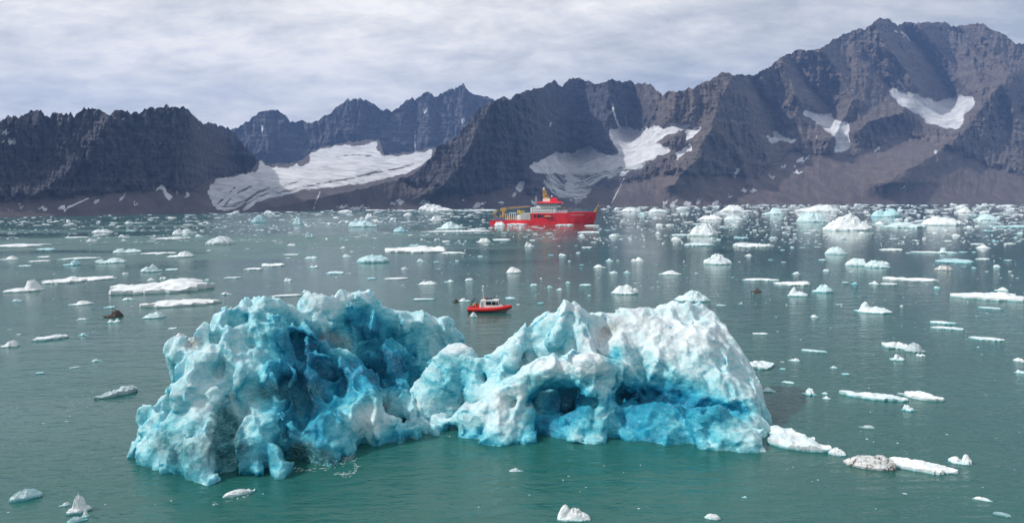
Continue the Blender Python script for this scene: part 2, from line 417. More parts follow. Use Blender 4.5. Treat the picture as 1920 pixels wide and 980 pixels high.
def massif(name, sky, base_extra, cols, rows, seed, tan_fn, spurs=(), rib_amp=0.022, rib_w=26.0, x0=None, x1=None, base_y=None, snow_fn=None, jag=8.0, far=1.0, scree_fn=None, back=0.45, strata=0.0026, rills=0.0022):
    sky = np.asarray(sky, float)
    x0 = sky[0, 0] if x0 is None else x0; x1 = sky[-1, 0] if x1 is None else x1
    px = np.linspace(x0, x1, cols)
    top = np.interp(px, sky[:, 0], sky[:, 1])
    q = np.stack([px / 9.0, np.full(cols, seed * 3.7), np.zeros(cols)], -1)
    top = top + jag * (fbm(q, 5, 0.70) - 0.12) * np.clip((np.interp(px, SHORE_X, [400] * len(SHORE_X)) - top) / 60, 0.1, 1)
    d0 = np.interp(px, SHORE_X, SHORE_D) * far + (base_extra(px) if callable(base_extra) else base_extra)
    sh = np.stack([np.full(cols, 0.0), d0, np.full(cols, -3.0)], -1)
    # photograph row of the foot of the mountain (three metres under water)
    r = rays(px, np.full(cols, 380.0))
    X = d0 * r[:, 0] / r[:, 1]
    _, foot = proj(np.stack([X, d0, np.full(cols, -3.0)], -1))
    foot = foot if base_y is None else np.interp(px, [b[0] for b in base_y], [b[1] for b in base_y])
    v = np.linspace(0, 1, rows)[:, None]
    PY = foot[None] * (1 - v) + np.minimum(top, foot - 1.0)[None] * v
    PX = np.broadcast_to(px[None], PY.shape).copy()
    R = rays(PX, PY); e = R[..., 2] / R[..., 1]
    soft = np.convolve(np.pad(np.interp(px, sky[:, 0], sky[:, 1]), 40, mode='edge'), np.ones(81) / 81, 'valid')
    VS = np.clip((foot[None] - PY) / np.maximum(foot[None] - soft[None], 4.0), 0, 1.2)
    # distance of the slope behind every sight line, worked out on an even raster
    gy = np.linspace(foot.max() + 1, min(top.min(), soft.min()) - 4, 300)
    GX = np.broadcast_to(px[None], (300, cols)).copy(); GY = np.broadcast_to(gy[:, None], GX.shape).copy()
    GV = np.clip((foot[None] - GY) / np.maximum(foot[None] - soft[None], 4.0), 0, 1.2)
    ge = rays(GX, GY); ge = ge[..., 2] / ge[..., 1]
    gm = np.zeros(GX.shape)
    for kind, poly in POLYS: gm = np.maximum(gm, inside_poly(GX, GY, poly).astype(float))
    gm = blur(gm, 5)
    gt = tan_fn(GX, GY, GV) * (1 - gm) + (0.16 + np.maximum(ge, 0) * 1.35) * gm
    gt = np.maximum(blur(gt, 4), ge + 0.10)
    gi = np.zeros_like(GX)
    gi[1:] = np.cumsum(np.diff(ge, axis=0) / (0.5 * (gt[1:] + gt[:-1]) - 0.5 * (ge[1:] + ge[:-1])), axis=0)
    gi = gi - np.array([np.interp(-foot[k], -gy, gi[:, k]) for k in range(cols)])[None]
    gl = blur(np.log(d0)[None] + gi, 9, 1)
    snowm = np.zeros(PX.shape); grime = np.zeros(PX.shape)
    wx = PX + 7 * fbm(np.stack([PX / 16, PY / 11, PX * 0 + seed], -1), 4, 0.6)
    wy = PY + 5 * fbm(np.stack([PX / 9, PY / 14, PX * 0 + seed + 4.4], -1), 4, 0.65) + 11 * fbm(np.stack([(PX + 0.4 * PY) / 6, PY / 60, PX * 0 + seed + 8.4], -1), 3, 0.6)
    for kind, poly in POLYS:
        m = inside_poly(wx, wy, poly).astype(float)
        if kind == 'dirty': grime = np.maximum(grime, m); m = m * 0.54
        snowm = np.maximum(snowm, m)
    fields = blur(snowm, 5)
    sn = blur(snowm, 2.2)
    for (sx, sy, a, b) in SPOTS:
        qd = np.sqrt(((wx - sx + 0.6 * (wy - sy)) / (a * 1.2)) ** 2 + ((wy - sy) / (b * 1.2)) ** 2)
        sn = np.maximum(sn, 1.0 - 0.55 * qd - 0.75 * np.abs(fbm(np.stack([(PX + PY) / 5.0, PY / 2.5, PX * 0 + sx], -1), 2)))
    for pts, w in CHUTES:
        dd, _ = line_dist(PX + 1.5 * fbm(np.stack([PX / 6, PY / 6, PX * 0], -1), 2), PY, pts)
        sn = np.maximum(sn, 1.0 - 0.5 * dd / w)
    if snow_fn is not None:
        s2, g2 = snow_fn(PX, PY); sn = np.maximum(sn, s2); grime = np.maximum(grime, g2)
    sn = np.clip(sn, 0, 1)
    lnd = np.stack([np.interp(-PY[:, k], -gy, gl[:, k]) for k in range(cols)], 1)
    # spurs stand out towards the viewer, gullies cut back
    hgt = np.clip((foot[None] - PY) / 40.0, 0, 1)
    sxw = PX + 9 * fbm(np.stack([PX / 34, PY / 26, PX * 0 + seed + 2.2], -1), 4, 0.6)
    syw = PY + 9 * fbm(np.stack([PX / 30, PY / 34, PX * 0 + seed + 6.2], -1), 4, 0.6)
    for pts, w, amp in spurs:
        dd, t = line_dist(sxw, syw, pts)
        lnd = lnd - (0.85 + 0.65 * (pts[0][0] > 1390 and w < 21)) * amp * (0.55 * np.exp(-dd / w) + 0.45 * np.exp(-(dd / w) ** 2)) * smooth01(hgt, 0, 1.6)
    scree = scree_fn(PX, PY, VS) if scree_fn is not None else np.clip(1.0 - (v + 0 * PX) / 0.28, 0, 1)
    hard = (1 - 0.86 * np.clip(scree * 1.4, 0, 1)) * (1 - 0.95 * np.clip(fields * 1.6, 0, 1)) * smooth01(hgt, 0, 0.8)
    lean = 0.35 * (PY - top[None])
    wob = 8 * fbm(np.stack([PX / 60, PY / 60, np.full(PX.shape, seed + 9.1)], -1), 2)
    U = (PX + wob + lean * fbm(np.stack([PX / 150, PX * 0 + seed, PX * 0], -1), 2))
    ribs = fbm(np.stack([U / rib_w, PY / (rib_w * 3.2), np.full(PX.shape, seed * 1.3)], -1), 6, 0.6, ridged=True)
    crag = fbm(np.stack([U / 9.0, PY / 13.0, np.full(PX.shape, seed * 2.1)], -1), 5, 0.65)
    ledge = fbm(np.stack([PX / 60.0, PY / 3.2, np.full(PX.shape, seed * 5.1)], -1), 3, 0.6)
    ribs2 = fbm(np.stack([U / (rib_w * 0.4), PY / (rib_w * 1.7), np.full(PX.shape, seed * 3.3)], -1), 4, 0.6, ridged=True)
    lnd = lnd - (ribs * rib_amp + ribs2 * rib_amp * 0.42 + crag * rib_amp * 0.42 + ledge * strata) * hard
    gul = fbm(np.stack([U / 14.0, PY / 90.0, np.full(PX.shape, seed * 7.7)], -1), 3, 0.55)
    lnd = lnd - gul * rills * np.clip(scree * 1.4, 0, 1) * smooth01(hgt, 0, 1)
    D = np.exp(lnd)
    P = unproj(PX, PY, D)
    # the far side falls away behind the crest
    topP = P[-1]; extra = []
    for k in range(1, 7):
        f = k / 6.0
        g = topP.copy()
        g[:, 1] *= 1 + back * f * 0.55; g[:, 0] *= 1 + back * f * 0.55
        g[:, 2] = topP[:, 2] * (1 - f ** 1.2) - 6 * f
        extra.append(g)
    P = np.concatenate([P, np.stack(extra)], 0)
    pad = lambda a: np.concatenate([np.broadcast_to(a, PX.shape), np.zeros((6, cols))], 0).ravel()
    o = np_mesh(name, P.reshape(-1, 3), grid_faces(P.shape[0], cols), ROCK, attrs={'haze_shade': pad(smooth01(PX, 1330, 1090) + 0.25 * (PY > 330) * 0), 'snow': pad(sn), 'scree': pad(scree), 'grime': pad(blur(grime, 3))})  # weight of the painted haze and shade, fading out to the right
    return tag(o, kind='structure')

SKY_A = [(-420,262),(-300,240),(-200,250),(-100,222),(-40,235),(0,228),(15,220),(25,217),(33,222),(47,217),(56,209),(68,208),(80,212),(90,222),(97,215),(115,214),(122,218),(132,212),(138,220),(150,210),(160,206),(175,203),(190,208),(205,220),(215,209),(230,208),(245,214),(255,212),(262,216),(270,206),(285,204),(305,203),(313,199),(325,203),(343,200),(355,208),(366,219),(372,229),(385,232),(400,234),(415,237),(430,243),(440,252),(462,278),(480,300),(500,330),(515,352),(530,380)]
SKY_B = [(330,300),(400,265),(437,243),(450,238),(470,225),(485,212),(500,207),(520,208),(535,218),(545,229),(555,231),(565,226),(580,231),(595,227),(620,212),(640,195),(650,187),(677,187),(700,195),(715,208),(727,205),(735,209),(747,205),(760,192),(773,183),(778,188),(793,177),(803,173),(815,183),(822,181),(843,168),(870,160),(875,170),(893,180),(913,181),(927,190),(960,215),(1010,250)]
SKY_C = [(440,400),(480,394),(540,384),(600,371),(650,361),(700,349),(740,339),(773,329),(790,316),(807,297),(820,277),(840,267),(860,253),(880,225),(897,205),(915,196),(928,191),(940,184),(948,183),(955,188),(965,178),(980,173),(1000,168),(1015,167),(1030,155),(1040,153),(1048,160),(1055,163),(1065,150),(1085,146),(1095,152),(1103,153),(1116,159),(1128,157),(1147,150),(1165,155),(1178,152),(1191,158),(1220,159),(1232,172),(1242,181),(1248,173),(1270,173),(1286,167),(1299,167),(1309,160),(1325,154),(1335,149),(1351,137),(1368,137),(1376,142),(1394,141),(1413,141),(1443,128),(1465,108),(1498,95),(1522,95),(1543,90),(1563,75),(1596,61),(1612,53),(1622,56),(1645,38),(1665,36),(1684,49),(1694,44),(1739,44),(1771,44),(1788,51),(1816,46),(1845,46),(1853,53),(1881,65),(1906,83),(1920,84),(1980,92),(2050,130),(2150,150),(2300,190),(2420,240)]

def tan_A(PX, PY, v):
    return 0.62 + 0.75 * smooth01(v + 0 * PX, 0.18, 0.45) + 0.35 * smooth01(v + 0 * PX, 0.7, 1.0)
def tan_B(PX, PY, v):
    return 1.15 + 0.4 * smooth01(v + 0 * PX, 0.5, 0.9)
def tan_C(PX, PY, v):
    left = 0.60 + 0.8 * smooth01(v + 0 * PX, 0.16, 0.36) + 0.45 * smooth01(v + 0 * PX, 0.5, 0.9)
    right = 0.50 + 0.42 * smooth01(v + 0 * PX, 0.26, 0.5) + 0.18 * smooth01(v + 0 * PX, 0.6, 1.0)
    k = smooth01(PX, 1230, 1480)
    return left * (1 - k) + right * k
def scree_C(PX, PY, v):
    lim = np.interp(PX, [440, 700, 790, 870, 960, 1050, 1150, 1250, 1300, 1360, 1420, 1480, 1600, 1700, 1800, 1920, 2400],
                        [300, 318, 345, 362, 352, 372, 345, 322, 330, 322, 330, 282, 288, 250, 285, 330, 330])
    w = 12 * fbm(np.stack([PX / 22, PY / 22, PX * 0 + 3.3], -1), 3)
    return smooth01(PY + w, lim - 10, lim + 14)
def scree_A(PX, PY, v):
    lim = np.interp(PX, [-400, 0, 150, 300, 530], [372, 372, 362, 350, 372])
    w = 12 * fbm(np.stack([PX / 22, PY / 22, PX * 0 + 5.3], -1), 3)
    return smooth01(PY + w, lim - 8, lim + 14)
SPURS_C = [
    ([(925,192),(905,225),(882,275),(850,325),(800,380)], 30, 0.105),
    ([(960,185),(955,240),(945,300),(920,360)], 16, 0.030),
    ([(1085,150),(1060,210),(1050,270)], 14, 0.020),
    ([(1242,183),(1235,215),(1215,240)], 14, -0.035),
    ([(1125,165),(1150,235),(1165,290),(1100,330)], 48, -0.085),
    ([(1376,142),(1352,190),(1335,235),(1312,290),(1265,345)], 26, 0.075),
    ([(1335,240),(1372,270),(1395,310),(1400,340)], 10, 0.030),
    ([(1351,290),(1345,340)], 9, 0.016),
    ([(1300,168),(1305,200),(1290,232)], 9, 0.018), ([(1325,156),(1322,190)], 8, 0.014),
    ([(1400,143),(1440,200),(1460,250)], 20, -0.055),
    ([(1465,110),(1475,150),(1500,190)], 10, 0.030),
    ([(1480,105),(1520,165),(1560,205)], 13, -0.045),
    ([(1543,92),(1575,140),(1600,190),(1560,260)], 18, 0.060),
    ([(1600,62),(1640,120),(1668,160)], 11, -0.045),
    ([(1640,42),(1655,80),(1690,120),(1720,172)], 12, 0.045),
    ([(1702,60),(1745,110),(1790,178)], 10, -0.045),
    ([(1720,46),(1762,95),(1812,168)], 11, 0.030),
    ([(1795,55),(1830,110),(1850,150)], 9, -0.035),
    ([(1830,48),(1868,95),(1900,140)], 12, 0.025),
    ([(1878,156),(1850,190),(1815,240),(1760,285),(1660,345)], 40, 0.110),
    ([(1700,205),(1640,225),(1600,250)], 18, 0.045),
    ([(1880,158),(1900,200),(1920,260)], 16, 0.03),
]
massif('mountain_range', SKY_C, 0, 1250, 300, 4.0, tan_C, SPURS_C, rib_amp=0.024, rib_w=46, scree_fn=scree_C, x0=440, x1=2420)
SPURS_A = [([(205,220),(160,300),(60,370)], 16, 0.03), ([(372,228),(330,300),(300,345)], 14, 0.02), ([(95,222),(70,300)], 12, -0.03), ([(262,216),(240,300),(215,350)], 10, -0.03), ([(345,200),(375,290),(420,330)], 22, 0.03)]
massif('mountain_slope', SKY_A, lambda x: 1100 * smooth01(x, 340, 450), 640, 230, 7.0, tan_A, SPURS_A, rib_amp=0.024, rib_w=40, scree_fn=scree_A, x0=-420, x1=530, jag=12.0)
SPURS_B = [([(660,190),(655,230),(640,270)], 30, 0.03), ([(778,190),(778,285)], 10, -0.035), ([(803,176),(805,285)], 13, 0.02), ([(823,186),(820,290)], 9, -0.03), ([(868,163),(868,260)], 16, 0.025), ([(735,210),(715,262)], 16, -0.035), ([(500,210),(500,300)], 24, 0.03), ([(560,232),(580,290)], 16, -0.03)]
massif('mountain_ridge', SKY_B, 3000, 520, 200, 9.0, tan_B, SPURS_B, rib_amp=0.018, rib_w=30, x0=330, x1=1010,
       base_y=[(330,360),(480,318),(580,312),(640,285),(710,280),(760,300),(840,305),(1010,330)], scree_fn=lambda X, Y, v: 0 * X)

# the valley glacier: a long gentle ramp of ice between the ranges, with medial moraines
GLACIER = [(392,372),(390,358),(395,345),(410,335),(425,333),(450,329),(470,325),(485,318),(490,298),(500,312),(520,315),(560,310),(585,305),(578,290),(595,285),(605,278),(625,275),(650,270),(665,275),(695,268),(712,264),(708,285),(720,293),(740,292),(765,290),(785,285),(812,280),(808,297),(790,312),(760,326),(720,336),(690,343),(650,348),(600,353),(560,359),(520,369),(482,379),(468,393),(440,397),(415,397),(402,388)]
MORAINES = [([(470,350),(442,364),(425,380),(412,398)], 3.2), ([(505,352),(480,362),(462,376),(452,394)], 3.0), ([(775,308),(735,318),(700,325),(660,334),(610,343),(560,352),(520,362)], 2.6), ([(560,340),(520,352),(490,368)], 1.8),
            ([(700,292),(660,290),(630,293)], 2.0), ([(440,352),(425,366),(405,385)], 2.2)]
TOP_F = [(310,384),(340,374),(362,356),(385,340),(425,331),(470,322),(487,296),(500,308),(560,305),(580,288),(605,276),(650,268),(712,262),(720,290),(765,287),(812,276),(850,290),(900,300)]
def glacier_snow(PX, PY):
    wy = PY + 7 * fbm(np.stack([(PX + .3 * PY) / 8, PY / 70, PX * 0 + 1.4], -1), 4, 0.65) * smooth01(350 - PY, 0, 25)
    wx = PX + 10 * fbm(np.stack([PX / 18, PY / 9, PX * 0 + 6.4], -1), 4, 0.65)
    m = blur(inside_poly(wx, wy + 3 * fbm(np.stack([PX / 9, PY / 9, PX * 0 + 2.2], -1), 3), GLACIER).astype(float), 1.4)
    for pts, w in MORAINES:
        dd, t = line_dist(PX, PY, pts)
        wv = 1.2 * fbm(np.stack([PX / 12, PY / 4, PX * 0], -1), 3)
        m = m - 0.80 * np.exp(-((dd + 2.2 * wv) / (w * 0.9)) ** 2) * (0.6 + 0.8 * np.abs(fbm(np.stack([PX / 20, PY / 6, PX * 0 + 3], -1), 2)))
    bx = [392, 400, 440, 482, 520, 560, 600, 650, 690, 720, 760, 790, 812]
    top_e = np.interp(PX, [t[0] for t in TOP_F], [t[1] for t in TOP_F]); bot_e = np.interp(PX, bx, [394, 397, 397, 379, 369, 359, 353, 348, 343, 336, 326, 312, 295])
    t = (PY - top_e) / np.maximum(bot_e - top_e, 4)
    band = fbm(np.stack([t * 9 + 0.02 * PX, PX / 170, PX * 0 + 4.1], -1), 4, 0.6) + 0.35 * fbm(np.stack([t * 30, PX / 60, PX * 0 + 9.1], -1), 2)
    low = smooth01(t, 0.25, 0.9)
    m = m - 0.9 * smooth01(band, 0.12, 0.42) * low
    g = 0.9 * smooth01(band, -0.25, 0.2) * (0.25 + 0.75 * low) + 0.45 * smooth01(PY, 350, 392) + 0.3 * smooth01(PX, 640, 560) * smooth01(PY, 320, 345)
    return np.clip(m, 0, 1), g
massif('glacier_valley', TOP_F, 25, 380, 130, 12.0, lambda X, Y, v: 0.16 + 0.30 * smooth01(Y, 345, 400), rib_amp=0.0015, rib_w=60, x0=310, x1=900, snow_fn=glacier_snow, scree_fn=lambda X, Y, v: 0.7 + 0 * X, jag=7.0, back=0.3, rills=0.0002, strata=0.0005)

def build_haze():
    bm = bmesh.new(); bmesh.ops.create_cube(bm, size=1.0)
    lo, hi = Vector((-7300, -1700, -420)), Vector((7300, 11500, 1750))
    for v in bm.verts: v.co = Vector([lo[k] + (v.co[k] + 0.5) * (hi[k] - lo[k]) for k in range(3)])
    me = bpy.data.meshes.new('haze'); bm.to_mesh(me); bm.free()
    m = bpy.data.materials.new('mountain_air'); m.use_nodes = True; N = m.node_tree.nodes; N.clear()
    out = N.new('ShaderNodeOutputMaterial'); v = N.new('ShaderNodeVolumePrincipled')
    v.inputs['Color'].default_value = (0.28, 0.48, 1.0, 1); v.inputs['Density'].default_value = 0.000076; v.inputs['Anisotropy'].default_value = 0.0
    m.node_tree.links.new(v.outputs[0], out.inputs['Volume']); me.materials.append(m)
    o = bpy.data.objects.new('haze', me); link(o); tag(o, kind='stuff')
build_haze()
# ------------------------------------------------------------------ ICE
def mat_berg():
    """glacier ice: frosted white crust, turquoise bubbly ice, deep blue clear ice, silt"""
    n = Nodes('glacier_ice')
    p = n.pos()
    clear = n.attr('clear'); silt = n.attr('silt'); dark = n.attr('glassy')
    m1 = n.noise(p, 0.55, 7, 0.62, 0.9)
    m2 = n.noise(n.mapping(p, (1.1, 1.1, 3.2), (0.5, 0.35, 0.2)), 1.0, 6, 0.66, 1.2)
    m3 = n.noise(p, 4.0, 5, 0.6)
    wq = n.warp(p, 0.35, 2.4)
    layer = n.noise(n.mapping(wq, (0.12, 0.20, 1.7), (0.45, 0.30, 0.2)), 1.0, 5, 0.62)
    k = n.math('ADD', clear, n.math('MULTIPLY_ADD', m1, 0.32, n.math('MULTIPLY_ADD', m2, 0.40, n.math('MULTIPLY_ADD', layer, 0.42, n.math('MULTIPLY_ADD', m3, 0.14, -0.64)))))
    col = n.ramp(k, [(0.0, (0.78, 0.82, 0.835)), (0.20, (0.64, 0.76, 0.79)), (0.36, (0.44, 0.70, 0.745)), (0.54, (0.15, 0.53, 0.62)), (0.70, (0.030, 0.34, 0.48)), (0.88, (0.012, 0.250, 0.400)), (1.0, (0.006, 0.150, 0.265))])
    # clear dark ice low on the melted side
    glassy = n.ramp(m2, [(0.3, (0.012, 0.075, 0.095)), (0.5, (0.035, 0.170, 0.200)), (0.68, (0.17, 0.38, 0.40))])
    col = n.mix(n.maprange(n.math('ADD', dark, n.math('MULTIPLY_ADD', m1, 0.9, -0.45)), 0.35, 0.75), col, glassy)
    # trapped air: thin bright veins and flecks
    vein = n.voronoi(n.mapping(p, (0.8, 1.0, 2.0), (0.4, 0.7, 0.1)), 1.5, 'DISTANCE_TO_EDGE')
    veinf = n.math('MULTIPLY', n.maprange(vein, 0.0, 0.035, 1.0, 0.0), n.maprange(m1, 0.46, 0.62))
    fleck = n.maprange(n.noise(n.mapping(p, (2.0, 2.0, 7.0), (0.7, 0.5, 0.3)), 2.2, 4, 0.7, 0.4), 0.66, 0.74)
    col = n.mix(n.math('MULTIPLY', n.math('MAXIMUM', n.math('MULTIPLY', veinf, 0.5), n.math('MULTIPLY', fleck, 0.75)), 0.75), col, (0.66, 0.80, 0.83, 1))
    s2 = n.math('MULTIPLY', n.maprange(n.math('ADD', silt, n.math('MULTIPLY_ADD', m3, 1.1, n.math('MULTIPLY_ADD', m1, 0.6, -0.85))), 0.35, 0.75), 0.8)
    col = n.mix(s2, col, (0.34, 0.30, 0.27, 1))
    wp = n.warp(p, 0.8, 0.7)
    fc = n.math('MULTIPLY_ADD', n.facet(wp, 0.55), 0.60, n.math('MULTIPLY', n.facet(wp, 1.7), 0.42))
    hb = n.math('ADD', fc, n.math('MULTIPLY_ADD', n.noise(p, 1.5, 8, 0.64, 0.5), 0.32, n.math('MULTIPLY', n.noise(p, 6.0, 5, 0.6), 0.10)))
    bmp = n.bump(hb, 0.8, 1.0)
    rough = n.maprange(k, 0.1, 0.6, 0.42, 0.14)
    n.fin(col, rough, bmp, IOR=1.31)
    n.b.inputs['Subsurface Weight'].default_value = 0.65
    n.b.inputs['Subsurface Radius'].default_value = (0.15, 0.8, 1.2)
    n.b.inputs['Subsurface Scale'].default_value = 0.6
    n.b.subsurface_method = 'BURLEY'
    return n.m
BERG = mat_berg()
def mat_floe(name, stops, grime=0.0):
    n = Nodes(name)
    p = n.pos(); z = n.sep(p)[2]
    oi = n.N.new('ShaderNodeObjectInfo')
    m1 = n.noise(p, 0.9, 6, 0.6, 0.6); m2 = n.noise(p, 5.0, 4, 0.6)
    k = n.math('MULTIPLY_ADD', m1, 0.8, n.math('MULTIPLY_ADD', m2, 0.25, n.math('MULTIPLY', oi.outputs['Random'], 0.28)))
    # washed by the sea just above the waterline the ice is bare and bluer
    k = n.math('ADD', k, n.maprange(z, 0.0, 0.35, 0.30, -0.14))
    col = n.ramp(k, stops)
    if grime:
        g = n.maprange(n.math('MULTIPLY_ADD', n.noise(p, 1.4, 6, 0.7), 1.0, n.math('MULTIPLY', m2, 0.4)), 0.72 - grime, 0.84 - grime)
        col = n.mix(g, col, (0.075, 0.055, 0.045, 1))
    hb = n.math('MULTIPLY_ADD', n.noise(p, 1.8, 7, 0.62), 0.30, n.math('MULTIPLY', m2, 0.06))
    n.fin(col, 0.45, n.bump(hb, 0.6, 1.0), IOR=1.31)
    return n.m
FLOE = {
    'white': mat_floe('snowy_ice', [(0.25, (0.83, 0.84, 0.84)), (0.62, (0.72, 0.78, 0.80)), (0.85, (0.42, 0.66, 0.70)), (1.0, (0.22, 0.52, 0.58))]),
    'aqua': mat_floe('aqua_ice', [(0.2, (0.76, 0.82, 0.83)), (0.48, (0.58, 0.75, 0.78)), (0.72, (0.34, 0.63, 0.69)), (1.0, (0.14, 0.46, 0.55))]),
    'pale': mat_floe('wet_ice', [(0.2, (0.58, 0.64, 0.66)), (0.6, (0.42, 0.52, 0.55)), (1.0, (0.18, 0.36, 0.38))]),
    'dirty': mat_floe('silty_ice', [(0.25, (0.78, 0.78, 0.77)), (0.7, (0.56, 0.58, 0.59)), (1.0, (0.28, 0.38, 0.40))], 0.02),
    'brown': mat_floe('earth_covered_ice', [(0.25, (0.40, 0.33, 0.28)), (0.8, (0.20, 0.16, 0.14))], 0.30),
}

def surface_nets(F, org, h):
    nx, ny, nz = F.shape
    ins = F < 0
    cnt = np.zeros((nx - 1, ny - 1, nz - 1), np.int8)
    sl = lambda A, dx, dy, dz: A[dx:nx - 1 + dx, dy:ny - 1 + dy, dz:nz - 1 + dz]
    cor = [(a, b, c) for a in (0, 1) for b in (0, 1) for c in (0, 1)]
    for c in cor: cnt += sl(ins, *c)
    act = (cnt > 0) & (cnt < 8)
    I, J, K = np.nonzero(act)
    idx = np.full(act.shape, -1, np.int64); idx[I, J, K] = np.arange(len(I))
    acc = np.zeros((len(I), 3)); num = np.zeros(len(I))
    for a in cor:
        for ax in range(3):
            if a[ax] == 1: continue
            b = list(a); b[ax] = 1
            fa = F[I + a[0], J + a[1], K + a[2]]; fb = F[I + b[0], J + b[1], K + b[2]]
            m = (fa < 0) != (fb < 0)
            t = np.where(m, fa / np.where(m, fa - fb, 1), 0)
            p = np.tile(np.array(a, float), (len(I), 1)); p[:, ax] = t
            acc += np.where(m[:, None], p, 0); num += m
    V = (np.stack([I, J, K], 1) + acc / num[:, None]) * h + org
    quads = []
    for ax in range(3):
        u, w = [(1, 2), (2, 0), (0, 1)][ax]
        A = ins; B = np.roll(ins, -1, ax)
        e = A != B
        s = [slice(1, None)] * 3; s[ax] = slice(0, -1)
        lim = [nx - 1, ny - 1, nz - 1]
        i = np.stack(np.nonzero(e), 1)
        ok = (i[:, ax] < lim[ax]) & (i[:, u] > 0) & (i[:, w] > 0) & (i[:, u] < lim[u]) & (i[:, w] < lim[w])
        i = i[ok]
        flip = ~A[i[:, 0], i[:, 1], i[:, 2]]
        def at(du, dw):
            q = i.copy(); q[:, u] -= du; q[:, w] -= dw
            return idx[q[:, 0], q[:, 1], q[:, 2]]
        q = np.stack([at(0, 0), at(1, 0), at(1, 1), at(0, 1)], 1)
        q[flip] = q[flip][:, ::-1]
        quads.append(q)
    Q = np.concatenate(quads); Q = Q[(Q >= 0).all(1)]
    return V, Q
def vert_normals(V, Q):
    n = np.cross(V[Q[:, 2]] - V[Q[:, 0]], V[Q[:, 3]] - V[Q[:, 1]])
    N = np.zeros_like(V)
    for k in range(4): np.add.at(N, Q[:, k], n)
    return N / (np.linalg.norm(N, axis=1)[:, None] + 1e-9)

class Ice:
    """a solid built of tapered columns and lumps, with hollows carved out"""
    def __init__(s, lo, hi, h):
        s.lo = np.array(lo, float); s.h = h
        s.n = np.ceil((np.array(hi) - s.lo) / h).astype(int) + 1
        s.F = np.full(s.n, 4.0, np.float32)
        s.ax = [s.lo[k] + h * np.arange(s.n[k]) for k in range(3)]
    def _win(s, lo, hi):
        a = np.clip(np.floor((lo - s.lo) / s.h).astype(int), 0, s.n); b = np.clip(np.ceil((hi - s.lo) / s.h).astype(int) + 1, 0, s.n)
        w = tuple(slice(x, y) for x, y in zip(a, b))
        return w, (s.ax[0][w[0]][:, None, None], s.ax[1][w[1]][None, :, None], s.ax[2][w[2]][None, None, :])
    def cap(s, a, ra, b, rb, k=0.9, cut=False, flat=1.0):
        a = np.asarray(a, float); b = np.asarray(b, float)
        pad = max(ra, rb) + 3.0
        w, (x, y, z) = s._win(np.minimum(a, b) - pad, np.maximum(a, b) + pad)
        if any(q.stop <= q.start for q in w): return
        ab = b - a; L2 = ab @ ab + 1e-9
        t = np.clip(((x - a[0]) * ab[0] + (y - a[1]) * ab[1] + (z - a[2]) * ab[2]) / L2, 0, 1)
        d = np.sqrt((x - a[0] - t * ab[0]) ** 2 + ((y - a[1] - t * ab[1]) * flat) ** 2 + (z - a[2] - t * ab[2]) ** 2) - (ra + (rb - ra) * t)
        f = s.F[w]
        if cut:
            q = np.clip(0.5 - 0.5 * (-d - f) / k, 0, 1); q = 1 - np.clip(0.5 + 0.5 * (f + d) / k, 0, 1)
            s.F[w] = f * (1 - q) + (-d) * q + k * q * (1 - q)
        else:
            q = np.clip(0.5 + 0.5 * (f - d) / k, 0, 1)
            s.F[w] = f * (1 - q) + d * q - k * q * (1 - q)
    def col(s, top, r, base, rb, k=0.9):
        """a column from a crest point (px, py, distance) down to a footing below the water (px, distance)"""
        a = unproj(top[0], top[1], top[2]); b = unproj(base[0], 500, base[1]); b[2] = -1.5
        s.cap(a, r, b, rb, k)
    def seg(s, p, r, q, r2, k=0.7, cut=False, flat=1.0):
        s.cap(unproj(*p), r, unproj(*q), r2, k, cut, flat)
    def rough(s, items):
        band = np.abs(s.F) < 1.4
        I = np.nonzero(band)
        P = np.stack([s.ax[k][I[k]] for k in range(3)], 1)
        f = s.F[I]
        for fn in items: f = f + fn(P)
        s.F[I] = f
    def mesh(s):
        s.F[0] = s.F[-1] = 1; s.F[:, 0] = s.F[:, -1] = 1; s.F[:, :, 0] = s.F[:, :, -1] = 1
        return surface_nets(s.F, s.lo, s.h)

def cups(scale, amp, off=0.0, sq=(1, 1, 1)):
    """melt scallops: shallow cups that meet in sharp edges"""
    return lambda P: amp * (np.abs(fbm(P * np.array(sq) / scale + off, 2)) * 2.2 - 0.45)
def lumps(scale, amp, off=0.0, octv=3, sq=(1, 1, 1)):
    return lambda P: amp * fbm(P * np.array(sq) / scale + off, octv)
def facets(scale, amp, seed=0, sq=(1, 1, 1)):
    """broken ice: each cell of a jittered lattice is cut along a plane of its own"""
    sq = np.array(sq)
    def fn(P):
        q = (P * sq / scale).astype(np.float32) + 0.35 * np.stack([perlin(P / scale * 0.9 + k * 7.7 + seed) for k in range(3)], 1)
        i0 = np.floor(q).astype(np.int32); best = np.full(len(q), 1e9, np.float32); val = np.zeros(len(q), np.float32)
        for dx in (-1, 0, 1):
            for dy in (-1, 0, 1):
                for dz in (-1, 0, 1):
                    c = i0 + np.array([dx, dy, dz], np.int32)
                    h = _PERM[(_PERM[(_PERM[(c[:, 0] + seed) & 255] + c[:, 1]) & 255] + c[:, 2]) & 255]
                    ctr = c + 0.5 + 0.42 * _G[h]
                    r = q - ctr; d = (r * r).sum(1)
                    m = d < best
                    best = np.where(m, d, best)
                    val = np.where(m, (r * _G[(h + 91) & 255]).sum(1) + 0.35 * _G[(h + 33) & 255][:, 0], val)
        return amp * val
    return fn
def soft_zones(px, py, zones):
    out = np.zeros(px.shape)
    for (x, y, a, b, val) in zones:
        q = ((px - x) / a) ** 2 + ((py - y) / b) ** 2
        out = out + val * np.exp(-q * 1.2)
    return out

